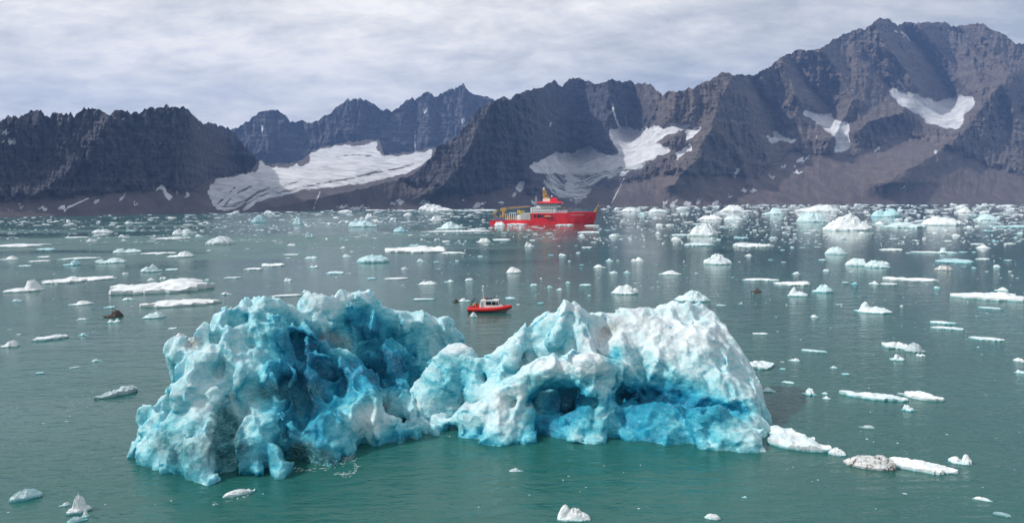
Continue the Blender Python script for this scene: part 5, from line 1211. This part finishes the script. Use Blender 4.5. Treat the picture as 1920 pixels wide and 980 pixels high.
def build_ship():
    a, b = on_water(924.5, 417.6), on_water(1125.5, 421.8)
    mid = (a + b) / 2
    # length 129 m, broadside with the bow turned a little towards the viewer
    d = mid[1]
    yaw = -math.radians(9.0)
    root = empty('research_ship', (0, 0, 0), yaw)
    half = 64.5
    root.location = (mid[0] - half * math.cos(yaw), d - half * math.sin(yaw), 0)
    tag(root, 'long red-hulled ship with white superstructure and ochre cranes among the far ice', 'ship')
    m = MB()
    hb = lambda x, k: float(np.interp(x, [0, 4, 14, 95, 108, 117, 124, 128, 129.4], [9.5, 11, 12, 12, 9.6 + .8 * k, 6.2 + 1.6 * k, 2.8 + 1.4 * k, .7 + .9 * k, .25 + .5 * k]))
    def ring(z, k, x0, x1, rake):
        xs = np.concatenate([np.linspace(x0, 95, 8), [104, 112, 119, 124, 128, 129.4]])
        r = [(min(x, 200) - rake * smooth01(x, 105, 129.4), -hb(x, k), z) for x in xs]
        return r + [(p[0], -p[1], p[2]) for p in reversed(r)]
    m.loft([ring(-1.5, 0, 0, 129, 4.5), ring(1.2, 0.1, 0, 129, 3.4), ring(5.0, 0.5, 0, 129, 1.8)])
    m.loft([ring(5.0, 0.5, 51, 129, 1.8), ring(9.5, 0.8, 51, 129, 0.7), ring(13.2, 1.0, 51, 129, 0.0)])
    m.build('hull', M['red'], root)
    MB().box((0.6, -11.0, 5.02), (50.9, 11.0, 5.12)).build('aft_deck', M['deck'], root)
    bt = MB()
    r0, r1 = [], []
    bt.loft([[(x - 3.7 * smooth01(x, 105, 129.4), s * (hb(x, 0.05) + .06), z) for x in (119, 122, 124, 126, 128, 129.4)] for s, z in ((-1, 0.0), (-1, 1.5))], cap=False, closed=False)
    bt.build('boot_top', M['boot'], root)
    an = MB().box((121.6, -5.0, 6.2), (123.4, -4.2, 7.8)); an.build('anchor_pocket', M['black'], root)
    bw = MB(); 
    for s in (-1, 1): bw.loft([[(x, s * (hb(x, 1.0) - .03), z) for x in (96, 104, 112, 119, 124, 128, 129.3)] for z in (13.15, 14.1)], cap=False, closed=False)
    bw.build('bulwark', M['red'], root)
    # dark panels painted as shade inside boat deck openings and lifeboat recess; portholes
    for x0, x1 in ((54.5, 57.0), (58.2, 63.5), (64.2, 66.0)):
        MB().box((x0, -12.08, 7.6), (x1, -11.9, 11.4)).build('opening_shade_panel', M['black'], root)
    MB().box((66.8, -12.06, 7.2), (77.2, -11.9, 11.6)).build('recess_shade_panel', M['boot'], root)
    for z, xs in ((11.6, np.arange(80, 121, 3.0)), (8.4, np.arange(81, 116, 3.6)), (4.4, np.arange(56, 112, 5.2))):
        for x in xs:
            y = -hb(x, 1.0 * z / 13.2) - 0.02
            MB().tube([(x, y - .10, z), (x, y + .3, z)], 0.36, 10).build('porthole', M['black'], root)
    t = text_mesh('ship_name', 'SIR DAVID ATTENBOROUGH', 1.25, M['white'], root, (107.0, -10.75, 10.9), (math.radians(90), 0, math.radians(12)))
    # rows of the superstructure
    sp = MB().box((50.5, -11.2, 13.2), (80.5, 11.2, 19.8)); sp.build('superstructure', M['white'], root, bevel=0.15)
    MB().box((80.5, -9.5, 13.2), (93.5, 9.5, 16.4)).build('foredeck_house', M['white'], root, bevel=0.15)
    MB().box((57.5, -10.0, 19.8), (85.5, 10.0, 22.6), (0.96, 0.96)).build('upper_house', M['white'], root, bevel=0.12)
    for z in (14.9, 17.9):
        for x in np.arange(52.5, 79.5, 2.7):
            MB().box((x, -11.28, z - .65), (x + 1.3, -11.15, z + .65)).build('window', M['glass'], root)
    for x in np.arange(83.0, 92.0, 3.0): MB().box((x, -9.56, 14.5), (x + 1.1, -9.45, 15.4)).build('window', M['glass'], root)
    br = MB(); br.box((60.0, -12.6, 22.5), (86.0, 12.6, 25.0), (1.03, 1.02)); br.build('bridge', M['white'], root, bevel=0.1)
    bg = MB(); bg.box((59.2, -13.2, 22.9), (87.2, 13.2, 24.95), (1.03, 1.02)); bgo = bg.build('bridge_windows', M['glass'], root)
    mu = MB()
    for x in np.arange(61.5, 86.5, 2.1): mu.box((x, -13.5, 22.9), (x + .3, -13.0, 24.95))
    mu.build('mullion', M['white'], bgo)
    MB().box((58.6, -13.2, 24.95), (88.2, 13.2, 26.9), (0.93, 0.92)).build('bridge_roof', M['red'], root, bevel=0.15)
    MB().box((64.6, -5.2, 26.9), (73.6, 5.2, 30.4), (.96, .95)).build('mast_house', M['white'], root, bevel=0.12)
    pl = MB().box((73.6, -5.4, 26.9), (82.5, 5.4, 29.2)); pl.box((74.2, -3.5, 29.2), (81.0, 3.5, 31.6), (.9, .9))
    pl.build('red_platform', M['red'], root)
    lk = MB().box((26.0, -9.6, 5.12), (29.0, -7.4, 8.4)); lk.box((21.2, -3.4, 5.12), (24.4, 0.4, 10.4)); lk.box((30.2, -9.9, 5.12), (32.4, -7.2, 9.4)); lk.box((11.2, -3.0, 5.12), (14.0, 0.0, 11.0))
    lk.build('deck_locker', M['tan'], root)
    lp = MB()
    for x in (20.2, 22.6): lp.tube([(x, -10.2, 5.12), (x, -10.2, 12.2)], .3, 6)
    for x0 in (34.0, 36.0): lp.tube([(x0, -6, 11.2), (x0, -6, 17.6)], .22, 6)
    lp.tube([(20.2, -10.2, 12.2), (22.6, -10.2, 12.2)], .3, 6)
    lp.build('deck_post', M['white'], root)
    # funnel mast: ochre, leaning aft
    f = MB(); f.loft([[(x + dx, y, z) for dx, y in ((-w, -2.6 * k), (w, -2.6 * k), (w, 2.6 * k), (-w, 2.6 * k))] for x, z, w, k in ((69.5, 28.0, 4.2, 1), (68.0, 33.5, 3.4, .85), (66.4, 38.0, 2.3, .6), (65.6, 41.2, 1.8, .5))])
    fm = f.build('funnel_mast', M['tan'], root, bevel=0.1)
    g = MB().box((61.8, -1.6, 35.2), (64.6, 1.6, 37.0)); g.box((66.6, -2.8, 33.6), (70.4, 2.8, 34.1)); g.tube([(62.2, -1, 37), (62.2, -1, 41.0)], .22); g.tube([(68.4, 0.8, 35), (70.6, 0.8, 37.8)], .3); g.box((64.0, -4.2, 38.6), (66.2, 4.2, 39.0))
    g.build('radar_platform', M['black'], root)
    MB().ball((65.6, 0, 42.4), 1.35).build('radome', M['white'], root, True)
    MB().ball((75.5, -3.2, 33.2), 1.0).build('radome', M['white'], root, True)
    am = MB()
    for dx in (-1.6, 1.6): am.tube([(56 + dx, 0, 19.8), (56 + dx * .25, 0, 33.0)], .28, 6)
    for z in np.arange(21, 33, 2.2): am.tube([(56 - 1.6 * (1 - (z - 19.8) / 17), 0, z), (56 + 1.6 * (1 - (z - 19.8) / 17), 0, z + 1.1)], .16, 5)
    am.tube([(53.8, 0, 30.5), (58.2, 0, 30.5)], .2, 6); am.tube([(56, 0, 33), (56, 0, 36)], .12, 5)
    am.build('aft_mast', M['grey'], root)
    # hangar, side boxes and frames of the working deck
    MB().box((38.6, -11.4, 5.12), (50.4, 6.0, 13.4)).build('hangar', M['cream'], root, bevel=0.15)
    MB().box((33.5, -10.8, 5.12), (38.4, 4.0, 11.2)).build('deck_store', M['white'], root, bevel=0.12)
    MB().box((42.0, -11.5, 5.6), (47.5, -11.35, 11.8)).build('hangar_door', M['grey'], root)
    for x in (24.6, 27.0, 29.4, 31.6):
        MB().box((x, -10.8, 5.12), (x + .55, -10.2, 13.2)).build('gantry_post', M['white'], root)
    MB().box((24.2, -10.9, 13.2), (32.6, -4.0, 13.8)).build('gantry_beam', M['white'], root)
    # cranes
    def crane(name, x, y, zt, boom, mat, rpost, th):
        k = MB().tube([(x, y, 5.1), (x, y, zt)], rpost, 12); c = k.build('crane_post', mat, root, True)
        MB().box((x - 2.2, y - 1.7, zt), (x + 2.2, y + 1.7, zt + 3.0)).build('crane_cab', mat, c, bevel=0.1)
        bm_ = MB(); p0, p1 = Vector((x, y, zt + 2.0)), Vector(boom)
        for s1, s2 in ((-1, 0), (1, 0), (-1, 1), (1, 1)):
            bm_.tube([p0 + Vector((0, s1 * th * .7, s2 * th)), p1 + Vector((0, s1 * th * .35, s2 * th * .6))], .26, 6)
        for q in np.linspace(0.03, .97, 15):
            A = p0.lerp(p1, q); B = p0.lerp(p1, min(1, q + .06))
            bm_.tube([A + Vector((0, -th * .6, 0)), B + Vector((0, -th * .6, th * .8))], .17, 5); bm_.tube([B + Vector((0, -th * .6, th * .8)), B + Vector((0, th * .6, th * .8))], .15, 5)
        bm_.build('crane_boom', mat, c)
    crane('main', 16.5, -3, 16.0, (49.0, -3, 20.6), M['tan'], 2.1, 2.0)
    crane('small', 36.6, -7.5, 13.2, (43.2, -9.0, 15.0), M['yellow'], 1.0, 0.9)
    cab = MB().box((12.2, -4.8, 16.0), (20.0, -1.0, 19.6), (.8, .9)); cab.build('crane_housing', M['tan'], root, bevel=0.15)
    gf = MB()
    for y in (-8.2, 8.2): gf.tube([(6.0, y, 5.1), (3.6, y, 12.0), (7.6, y * .8, 16.4)], .75, 8)
    gf.tube([(7.6, -6.6, 16.4), (7.6, 6.6, 16.4)], .7, 8); gf.tube([(4.4, -8.2, 9.8), (10.5, -8.2, 5.2)], .4, 6); gf.tube([(4.4, 8.2, 9.8), (10.5, 8.2, 5.2)], .4, 6)
    gf.build('stern_frame', M['tan'], root, True)
    w = MB()
    for x, r in ((20.5, 1.7), (24.0, 1.4)): w.tube([(x, -8.8, 7.0), (x, -4.8, 7.0)], r, 14); 
    w.build('winch', M['tan'], root, True)
    fm2 = MB(); fm2.tube([(126.2, 0, 13.3), (131.6, 0, 23.2)], .85, 8, .4); fm2.tube([(131.6, 0, 23.2), (132.0, 0, 26.6)], .14, 6); fm2.box((130.0, -1.6, 21.4), (132.4, 1.6, 21.8)); fm2.tube([(128.8, 0, 13.3), (129.8, 0, 19.4)], .35, 6)
    fm2.build('bow_mast', M['tan'], root, True)
    dk = MB(); dk.tube([(88.5, -6, 16.4), (91.5, -6, 20.4)], .45, 7); dk.tube([(86.8, -6, 19.2), (91.8, -6, 20.6)], .4, 7); dk.tube([(93.0, 5, 13.2), (93, 5, 17.8)], .5, 8); dk.tube([(93, 5, 17.8), (99, 4, 18.6)], .35, 6); dk.box((98.5, -3, 13.2), (102, 3, 15.0)); dk.box((109, -2, 13.2), (111, 2, 14.6))
    dk.build('foredeck_crane', M['tan'], root, True)
    rl = MB()
    for x in np.arange(52, 80.5, 3): rl.tube([(x, -11.0, 19.8), (x, -11.0, 20.9)], .07, 4)
    rl.tube([(52, -11.0, 20.9), (80, -11.0, 20.9)], .08, 4)
    for x in np.arange(1.5, 33, 2.6): rl.tube([(x, -11.2, 5.1), (x, -11.2, 6.2)], .07, 4)
    rl.tube([(1.5, -11.2, 6.2), (33, -11.2, 6.2)], .08, 4)
    rl.build('railing', M['white'], root)
    # things carried on board
    Rz = Matrix.Rotation(yaw, 4, 'Z'); base = Matrix.Translation(root.location)
    def aboard(name, label, cat, loc, group=None):
        o = empty(name, (base @ Rz @ Vector(loc)), yaw); tag(o, label, cat, group); return o
    lb = aboard('lifeboat', 'orange enclosed lifeboat hanging in the side of the red ship', 'lifeboat', (72, -12.9, 7.6))
    MB().loft([[(x, w_ * math.cos(q), 1.5 + h_ * math.sin(q)) for q in np.linspace(0, 2 * math.pi, 12, endpoint=False)] for x, w_, h_ in ((-4.7, .15, .3), (-4.2, .9, 1.0), (-2.5, 1.4, 1.45), (0, 1.5, 1.55), (2.5, 1.4, 1.45), (4.2, .9, 1.0), (4.7, .15, .3))]).build('hull', M['orange'], lb, True)
    MB().box((-1.6, -.8, 2.7), (1.2, .8, 3.5), (.8, .8)).build('cabin', M['orange'], lb)
    MB().box((-3.6, -1.46, 1.55), (3.6, -1.40, 1.85)).build('rubbing_strip', M['white'], lb)
    for loc, mt, lab in (((9.0, -9.6, 5.12), 'blue', 'blue freight container on the stern deck of the red ship'), ((15.6, -9.9, 5.12), 'blue', 'second blue freight container, beside the winch on the ship deck'), ((9.2, -6.6, 5.12), 'white', 'white freight container behind the blue ones on the ship stern')):
        c = aboard('freight_container', lab, 'container', loc, 'containers on the ship deck')
        bx = MB().box((-3.0, -1.2, 0), (3.0, 1.2, 2.6))
        for q in np.arange(-2.7, 2.8, .6): bx.box((q, -1.26, .15), (q + .25, -1.21, 2.45))
        bx.build('body', M[mt], c); MB().box((3.01, -1.1, .1), (3.07, 1.1, 2.5)).build('door', M[mt], c)
build_ship()

def person(loc, rz, top, legs, pose, label, scale=1.0):
    """one continuous skinned figure, 1.78 m tall, feet at z = 0"""
    P = {k: Vector(v) for k, v in dict(pel=(0, 0, .95), ch=(0, 0, 1.22), sh=(0, 0, 1.42), nk=(0, .01, 1.52), hd=(0, .03, 1.64), crown=(0, .02, 1.73)).items()}
    lean = pose.get('lean', 0)
    for k in ('ch', 'sh', 'nk', 'hd', 'crown'):
        v = P[k] - P['pel']; P[k] = P['pel'] + Vector((v.x, v.y * math.cos(lean) + v.z * math.sin(lean), v.z * math.cos(lean) - v.y * math.sin(lean)))
    pts = [P['pel'], P['ch'], P['sh'], P['nk'], P['hd'], P['crown']]; rad = [.155, .165, .15, .06, .10, .075]
    E = [(0, 1), (1, 2), (2, 3), (3, 4), (4, 5)]
    for s, st in ((-1, pose.get('stepl', 0.0)), (1, pose.get('stepr', 0.0))):
        i = len(pts)
        pts += [Vector((s * .11, 0, .88)), Vector((s * .12, st * .5 + .03, .48)), Vector((s * .12, st, .08)), Vector((s * .13, st + .14, .04))]; rad += [.11, .075, .055, .05]
        E += [(0, i), (i, i + 1), (i + 1, i + 2), (i + 2, i + 3)]
        j = len(pts); el, hn = pose['armr' if s > 0 else 'arml']
        S = P['sh'] + Vector((s * .20, 0, -.03))
        pts += [S, S + Vector((s * el[0], el[1], el[2])), S + Vector((s * hn[0], hn[1], hn[2]))]; rad += [.075, .055, .042]
        E += [(2, j), (j, j + 1), (j + 1, j + 2)]
    me = bpy.data.meshes.new('person'); me.from_pydata([tuple(p) for p in pts], E, []); o = bpy.data.objects.new('person', me); COL.objects.link(o)
    sk = o.modifiers.new('skin', 'SKIN'); sk.use_smooth_shade = True
    for k, v in enumerate(me.skin_vertices[0].data): v.radius = (rad[k], rad[k] * .85); v.use_root = (k == 0)
    o.modifiers.new('sub', 'SUBSURF').levels = 1
    ev = bpy.data.meshes.new_from_object(o.evaluated_get(bpy.context.evaluated_depsgraph_get()))
    o.modifiers.clear(); o.data = ev
    ev.materials.clear()
    for k in (top, legs, 'skin', 'black'): ev.materials.append(M[k])
    hands = [pts[k] for k in range(len(pts)) if rad[k] == .042]; hd = P['hd']; nk = P['nk'].z
    for p in ev.polygons:
        c = p.center; p.use_smooth = True
        if c.z < .12: p.material_index = 3
        elif (c - hd).length < .19 and c.z > hd.z - .13: p.material_index = 2
        elif any((c - h).length < .06 for h in hands): p.material_index = 2
        elif c.z < .93: p.material_index = 1
        else: p.material_index = 0
    hb_ = MB().ball((0, 0, 0), .125, 12, 8, (1, 1.05, .95)); hb_.V = [v for v in hb_.V]
    h = hb_.build('hat', M[pose.get('hat', 'navy')], o, True); h.location = hd + Vector((0, -.025, .055))
    nose = None
    o.location = loc; o.rotation_euler = (0, 0, rz); o.scale = (scale,) * 3
    tag(o, label, 'person', 'people standing on the small boat')
    return o

def build_workboat():
    P = on_water(917.5, 586.5)
    yaw = -math.radians(7)
    Lb = 11.0
    root = empty('rigid_boat', (0, 0, 0), yaw)
    root.location = (P[0] - 5.5 * math.cos(yaw), P[1] + 1.6 - 5.5 * math.sin(yaw), 0)
    root.scale = (1, 1, 1.2)
    tag(root, 'small red-collared boat with white cabin and tall mast behind the large icebergs', 'boat')
    xs = np.array([0.0, 1.5, 4.0, 6.5, 8.4, 9.6, 10.4, 10.95])
    hw = np.array([1.45, 1.5, 1.55, 1.5, 1.25, .85, .42, .05]); zz = np.array([.68, .68, .70, .78, .92, 1.04, 1.12, 1.16])
    for nm in (1,):
        cl = MB()
        path = [(x, -w, z) for x, w, z in zip(xs, hw, zz)] + [(x, w, z) for x, w, z in reversed(list(zip(xs[:-1], hw[:-1], zz[:-1])))]
        cl.tube(path, .43, 12); cl.build('collar', M['collar'], root, True)
    st = MB()
    st.tube([(x, -w - .34, z + .02) for x, w, z in zip(xs[:-1], hw[:-1], zz[:-1])], .055, 6); st.tube([(x, w + .34, z + .02) for x, w, z in zip(xs[:-1], hw[:-1], zz[:-1])], .055, 6)
    st.build('rubbing_strake', M['boot'], root, True)
    nose = MB().ball((11.05, 0, 1.14), .34, 12, 8, (.7, 1, 1)); nose.build('bow_fender', M['black'], root, True)
    h = MB(); h.loft([[(x, -w * .95, z - .1), (x, 0, kz), (x, w * .95, z - .1)] for x, w, z, kz in zip(xs, hw, zz, [-.5, -.5, -.5, -.5, -.4, -.1, .35, .9])]); h.build('hull', M['hull_grey'], root)
    MB().box((.1, -1.35, .52), (3.6, 1.35, .60)).build('deck', M['deck'], root)
    prof = [(3.1, .6), (9.0, .78), (9.25, 1.15), (8.35, 1.55), (7.9, 2.40), (7.5, 2.62), (4.55, 2.66), (4.45, 2.62), (4.3, 2.7), (3.35, 2.62), (3.1, 1.2)]
    cb = MB().prism(prof, -1.18, 1.18); cab = cb.build('cabin', M['white'], root, bevel=0.05)
    MB().box((4.3, -1.28, 2.62), (8.0, 1.28, 2.74), (.96, .95)).build('roof', M['white'], root, bevel=0.03)
    for s in (-1, 1):
        for q in (((4.75, 1.66), (6.15, 1.66), (6.15, 2.38), (4.75, 2.38)), ((6.3, 1.66), (7.35, 1.66), (7.28, 2.38), (6.3, 2.38)), ((7.48, 1.66), (8.1, 1.66), (7.72, 2.36), (7.42, 2.36))):
            MB().prism(list(q), s * 1.20 - .015, s * 1.20 + .015).build('side_window', M['glass'], root)
    for y0, y1 in ((-1.05, -.1), (.1, 1.05)):
        w = MB(); n_ = Vector((.88, 0, .46)) * .03
        w.add([(8.30 + n_.x, y0, 1.66 + n_.z), (8.30 + n_.x, y1, 1.66 + n_.z), (7.97 + n_.x, y1, 2.30 + n_.z), (7.97 + n_.x, y0, 2.30 + n_.z), (8.28, y0, 1.66), (8.28, y1, 1.66), (7.95, y1, 2.30), (7.95, y0, 2.30)], [(0, 1, 2, 3), (4, 7, 6, 5), (0, 4, 5, 1), (1, 5, 6, 2), (2, 6, 7, 3), (3, 7, 4, 0)]); w.build('windscreen', M['glass'], root)
    MB().box((3.5, -1.21, .75), (4.15, -1.17, 2.35)).build('door', M['grey'], root)
    MB().tube([(3.9, 0, 2.66), (3.9, 0, 5.35)], .06, 8, .045).build('mast', M['white'], root, True)
    rd = MB().tube([(3.75, -.25, 4.55), (3.75, -.25, 5.0)], .13, 10); rd.tube([(3.9, 0, 4.7), (3.6, -.25, 4.7)], .04, 6); rd.build('horn', M['white'], root, True)
    MB().ball((3.9, 0, 5.52), .32, 14, 8, (1, 1, .62)).build('radome', M['white'], root, True)
    ae = MB(); ae.tube([(3.9, .12, 5.6), (3.9, .12, 6.1)], .02, 5); ae.tube([(6.6, .4, 2.74), (6.62, .4, 3.55)], .05, 6); ae.tube([(6.6, -.4, 2.74), (6.6, -.4, 3.3)], .03, 5); ae.tube([(7.5, 0, 2.74), (7.75, 0, 3.4)], .03, 5); ae.build('aerial', M['black'], root)
    MB().ball((7.5, 0, 3.42), .14, 10, 6).build('search_light', M['white'], root, True)
    bx = MB().box((4.6, -.7, 2.74), (5.3, .5, 3.02)); bx.box((5.5, -.5, 2.74), (6.3, .5, 2.96)); bx.build('roof_locker', M['black'], root, bevel=0.03)
    ring = MB(); ring.tube([(4.45 + .24 * math.cos(q), -.2, 3.0 + .24 * math.sin(q)) for q in np.linspace(0, 2 * math.pi, 13)], .07, 7); ring.build('life_ring', M['orange'], root, True)
    af = MB()
    for y in (-1.2, 1.2): af.tube([(.25, y, .7), (.95, y, 1.95), (1.55, y * .9, 2.9)], .06, 8)
    af.tube([(1.55, -1.08, 2.9), (1.55, 1.08, 2.9)], .06, 8); af.tube([(.95, -1.2, 1.95), (.95, 1.2, 1.95)], .04, 6); af.tube([(1.55, -1.08, 2.9), (3.1, -1.08, 2.45)], .04, 6)
    af.build('stern_frame', M['black'], root, True)
    en = MB().box((.15, -.7, .6), (1.1, .7, 1.25)); en.build('engine_box', M['collar'], root, bevel=0.06)
    gr = MB()
    for x in (4.6, 5.6, 6.6): gr.tube([(x, -1.62 + .0, 1.02), (x + .12, -1.55, 1.15), (x + .3, -1.62, 1.04)], .035, 6)
    gr.build('grab_line', M['black'], root)
    T = Matrix.Translation(root.location) @ Matrix.Rotation(yaw, 4, 'Z')
    at = lambda x, y: T @ Vector((x, y, .72))
    R = math.radians
    hang = ((.05, .02, -.28), (.06, .14, -.50)); fwd = ((.06, .12, -.24), (.02, .38, -.22)); up = ((.10, .16, -.20), (-.02, .40, -.05))
    person(at(2.75, -.62), R(-60), 'suit', 'suit', dict(arml=hang, armr=fwd), 'person in a full orange suit standing against the boat cabin wall', 1.0)
    person(at(2.2, .35), R(200), 'navy', 'navy', dict(arml=hang, armr=hang), 'person in dark clothes and cap standing in the middle of the boat deck', 1.0)
    person(at(1.75, -.85), R(-110), 'suit', 'navy', dict(arml=fwd, armr=fwd, lean=.35, hat='hivis'), 'person in orange jacket and dark trousers leaning forward on the boat deck', 1.0)
    person(at(1.35, .30), R(150), 'hivis', 'suit', dict(arml=hang, armr=up, hat='navy'), 'person in yellow jacket and orange trousers at the boat stern frame', 1.0)
build_workboat()

# foam where the swell washes the foot of the icebergs
def build_foam():
    n = Nodes('sea_foam'); n.fin((0.55, 0.63, 0.63), 0.6); rs = np.random.RandomState(3)
    V, F = [], []
    for pts, nn, sp in (([(533,884),(560,880),(600,877),(640,868),(655,858),(660,850)], 120, 7.0), ([(655,858),(668,872),(664,884),(648,890),(634,888)], 60, 4.0), ([(120,780),(135,762),(150,752),(170,745),(185,750)], 26, 9.0), ([(470,925),(440,935),(400,945)], 14, 6.0), ([(800,790),(830,812),(850,822)], 20, 3)):
        pts = np.array(pts, float)
        for _ in range(nn):
            t = rs.uniform(0, len(pts) - 1.001); k = int(t); p = pts[k] + (pts[k + 1] - pts[k]) * (t - k) + rs.normal(0, sp * .5, 2)
            c = on_water(p[0], p[1]); d = on_water(*pts[k + 1]) - on_water(*pts[k]); a0 = math.atan2(d[1], d[0]) + rs.normal(0, .5); o = len(V)
            L = rs.uniform(.15, .7); w = rs.uniform(.012, .05); bend = rs.normal(0, 1.2); q = np.array([c[0], c[1]])
            for j in range(7):
                nx, ny = -math.sin(a0), math.cos(a0); ww = w * (1 - abs(j - 3) / 3.4) * rs.uniform(.5, 1.5)
                V.append((q[0] + nx * ww, q[1] + ny * ww, .008)); V.append((q[0] - nx * ww, q[1] - ny * ww, .008))
                q = q + L / 6 * np.array([math.cos(a0), math.sin(a0)]); a0 += bend / 6
            for j in range(6): F.append((o + 2 * j, o + 2 * j + 1, o + 2 * j + 3, o + 2 * j + 2))
    tag(np_mesh('foam', np.array(V), np.array(F), n.m, smooth=True), 'thin white foam drifting round the foot of the icebergs', 'foam', None, 'stuff')
build_foam()
